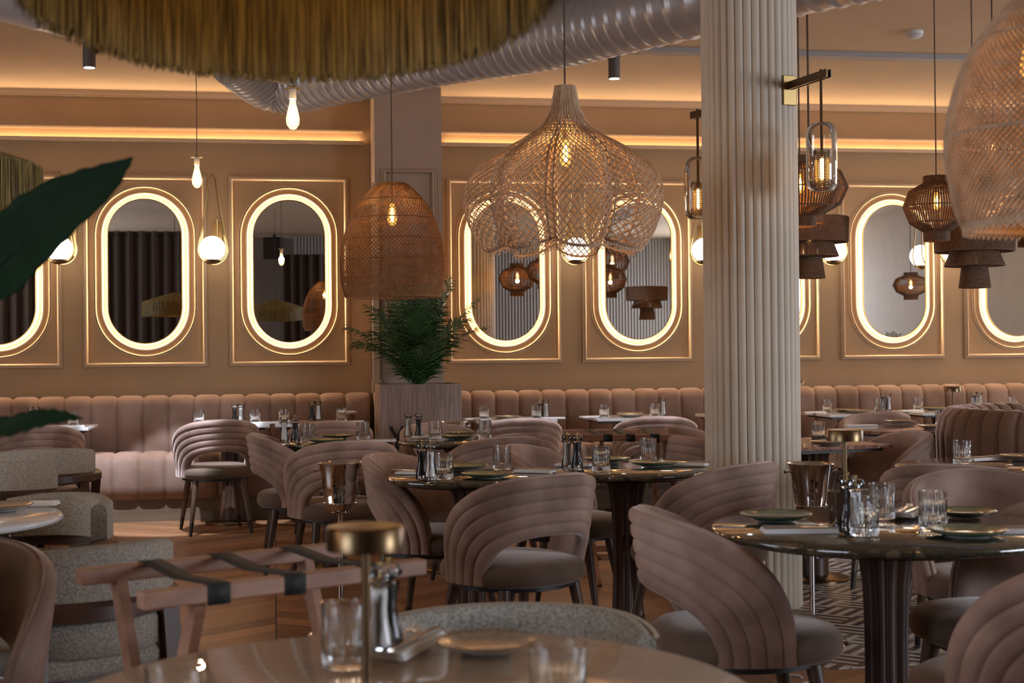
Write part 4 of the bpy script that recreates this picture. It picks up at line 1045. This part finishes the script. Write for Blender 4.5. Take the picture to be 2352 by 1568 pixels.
# spiral duct
def duct_run(pts, R, pitch=.085):
    pts = [Vector(p) for p in pts]; out = []; L_ = sum((b-a).length for a, b in zip(pts, pts[1:])); N = int(L_/pitch)*4
    def pt(s):
        n = len(pts); f = s*(n-1); i = min(n-2, int(f)); u = f-i; p1, p2 = pts[i], pts[i+1]; p0 = pts[max(0, i-1)]; p3 = pts[min(n-1, i+2)]
        return .5*((2*p1)+(p2-p0)*u+(2*p0-5*p1+4*p2-p3)*u*u+(3*p1-p0-3*p2+p3)*u**3)
    P = [pt(k/N) for k in range(N+1)]; rs = [R*(1+(.035 if k % 4 == 0 else 0)) for k in range(N+1)]
    return MB().tube(P, rs, 40)
t = thing('ventilation_duct', 'ribbed grey spiral ventilation duct running under the ceiling', 'duct', (0, 0, 0))
RD = .20; zl = 2.98
def dl(px_, py_, z=zl):
    q = onh(px_, py_, z); return Vector((q.x, q.y, z+RD))
B = [onh(3100, -150, zl), onh(2300, -45, zl), onh(1980, 4, zl), onh(1500, 106, zl), onh(1250, 160, zl), onh(1020, 193, zl), onh(800, 232, zl)]
P = [Vector((q.x, q.y, zl+RD)) for q in B]
e = (P[-1]-P[-2]).normalized(); P.append(P[-1]+e*.55+Vector((-.1, .1, .0))); P.append(P[-1]+Vector((-.30, -.35, .12)))
part('duct_run', duct_run(P, RD), ductm, t, ang=.2)
A = [onh(-500, -60, 3.03), onh(0, 48, 3.03), onh(190, 92, 3.03), onh(480, 155, 3.03), onh(660, 192, 3.03)]; A = [Vector((q.x, q.y, 3.03+.17)) for q in A]
part('duct_run', duct_run(A, .17, .35), ductm, t, ang=.2)

# ---------------------------------------------------------------- banana plant
bp = az(-230, 900, 2.7); t = thing('banana_plant', 'banana plant with broad dark leaves at the left edge, blurred', 'plant', (bp.x, bp.y, 0)); bo = Vector((bp.x, bp.y, 0))
def leaf(pts, wds, nrm, cup=.25, cut=None):
    pts = [Vector(p)-bo for p in pts]; N = 40; P = []; n_ = len(pts)
    def pt(s, arr):
        f = s*(n_-1); i = min(n_-2, int(f)); u = f-i; p1, p2 = arr[i], arr[i+1]; p0 = arr[max(0, i-1)]; p3 = arr[min(n_-1, i+2)]
        return .5*((2*p1)+(p2-p0)*u+(2*p0-5*p1+4*p2-p3)*u*u+(3*p1-p0-3*p2+p3)*u**3)
    for k in range(N+1):
        s = k/N; c = pt(s, pts); d = (pt(min(1, s+.01), pts)-pt(max(0, s-.01), pts)).normalized(); sd = d.cross(Vector(nrm)).normalized(); nn = sd.cross(d)
        w_ = pt(s, wds); w_ = max(.0015, w_*(1+.03*sin(s*60))); P.append([c+sd*w_*v+nn*(cup*w_*abs(v)+.002*sin(k*2.1)*abs(v)) for v in (-1, -.8, -.55, -.25, 0, .25, .55, .8, 1)])
    m_ = MB().grid(P); return m_, [pt(k/20, pts) for k in range(21)]
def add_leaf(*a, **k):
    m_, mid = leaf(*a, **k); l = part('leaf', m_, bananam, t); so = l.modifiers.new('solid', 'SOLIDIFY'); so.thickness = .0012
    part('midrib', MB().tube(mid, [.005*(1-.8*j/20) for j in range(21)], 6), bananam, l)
Zb = 2.55; nf = -fw
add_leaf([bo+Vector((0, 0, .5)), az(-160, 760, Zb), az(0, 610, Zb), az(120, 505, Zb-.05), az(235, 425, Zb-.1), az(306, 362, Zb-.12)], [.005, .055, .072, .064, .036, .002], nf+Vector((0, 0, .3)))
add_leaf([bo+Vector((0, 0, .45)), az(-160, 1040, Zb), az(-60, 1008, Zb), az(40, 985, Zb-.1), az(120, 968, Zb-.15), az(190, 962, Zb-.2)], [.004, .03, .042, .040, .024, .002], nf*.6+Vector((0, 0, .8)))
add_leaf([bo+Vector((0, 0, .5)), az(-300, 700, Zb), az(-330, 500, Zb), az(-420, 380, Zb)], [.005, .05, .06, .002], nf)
part('stem', MB().tube([(0, 0, .3), (0, 0, .62)], [.02, .012], 10), bananam, t); part('pot', MB().lathe([(.11, 0), (.15, .32), (.135, .32), (.12, .28), (.001, .28)], 28), potm, t)

t = thing('loudspeaker', 'black loudspeaker behind the camera, seen in the mirror left of the pillar', 'speaker', (.02, -1.9, 2.95), .4)
soft(part('cabinet', MB().prism([(-.13, -.10), (.13, -.10), (.17, .12), (-.17, .12)], 0, .38), blackm, t, False), .02); part('bracket', MB().box(-.02, .02, -.05, .0, .37, .44), blackm, t, False)
part('grille', MB().box(-.15, .15, .121, .128, .02, .36), legtip, t, False)
q0 = onh(1815, 1560, 0)
t = part('cable', MB().tube([q0+Vector((.05*cos(a)+.03*a/6, .09*sin(a)-.02*a, .004+.002*sin(a*3))) for a in [k*.35 for k in range(30)]], .0035, 6), whitem); tag(t, 'thin white cable coiled on the floor under the foreground velvet chair', 'cable')
# ---------------------------------------------------------------- curtains seen in the mirrors
def curtain(label, x0, x1, y, ang=0):
    t = thing('curtain', label, 'curtain', ((x0+x1)/2, y, 0), ang, 'brown curtains seen in the mirrors'); hw = (x1-x0)/2; n = int(hw*2/.02); P = []
    for k in range(n+1):
        x = -hw+2*hw*k/n; P.append([(x, .05*sin(x*2*PI/.17)+.015*sin(x*9), z) for z in (.02, 1.0, 2.0, 3.02)])
    part('cloth', MB().grid(P), curtm, t); part('rod', MB().tube([(-hw-.05, 0, 2.97), (hw+.05, 0, 2.97)], .014, 10), blackm, t)
    mb_ = MB(); x = -hw+.05
    while x < hw: mb_.tube([(x-.03, -.02, 2.97), (x+.03, -.02, 2.97)], .026, 12); x += .17
    part('eyelet', mb_, chrome, t)
curtain('long brown eyelet curtain left of the frame, seen in the first mirror', -4.4, -1.0, 2.9)
curtain('long brown eyelet curtain behind the camera, seen in the mirror left of the pillar', .12, 1.1, YB+1.35)
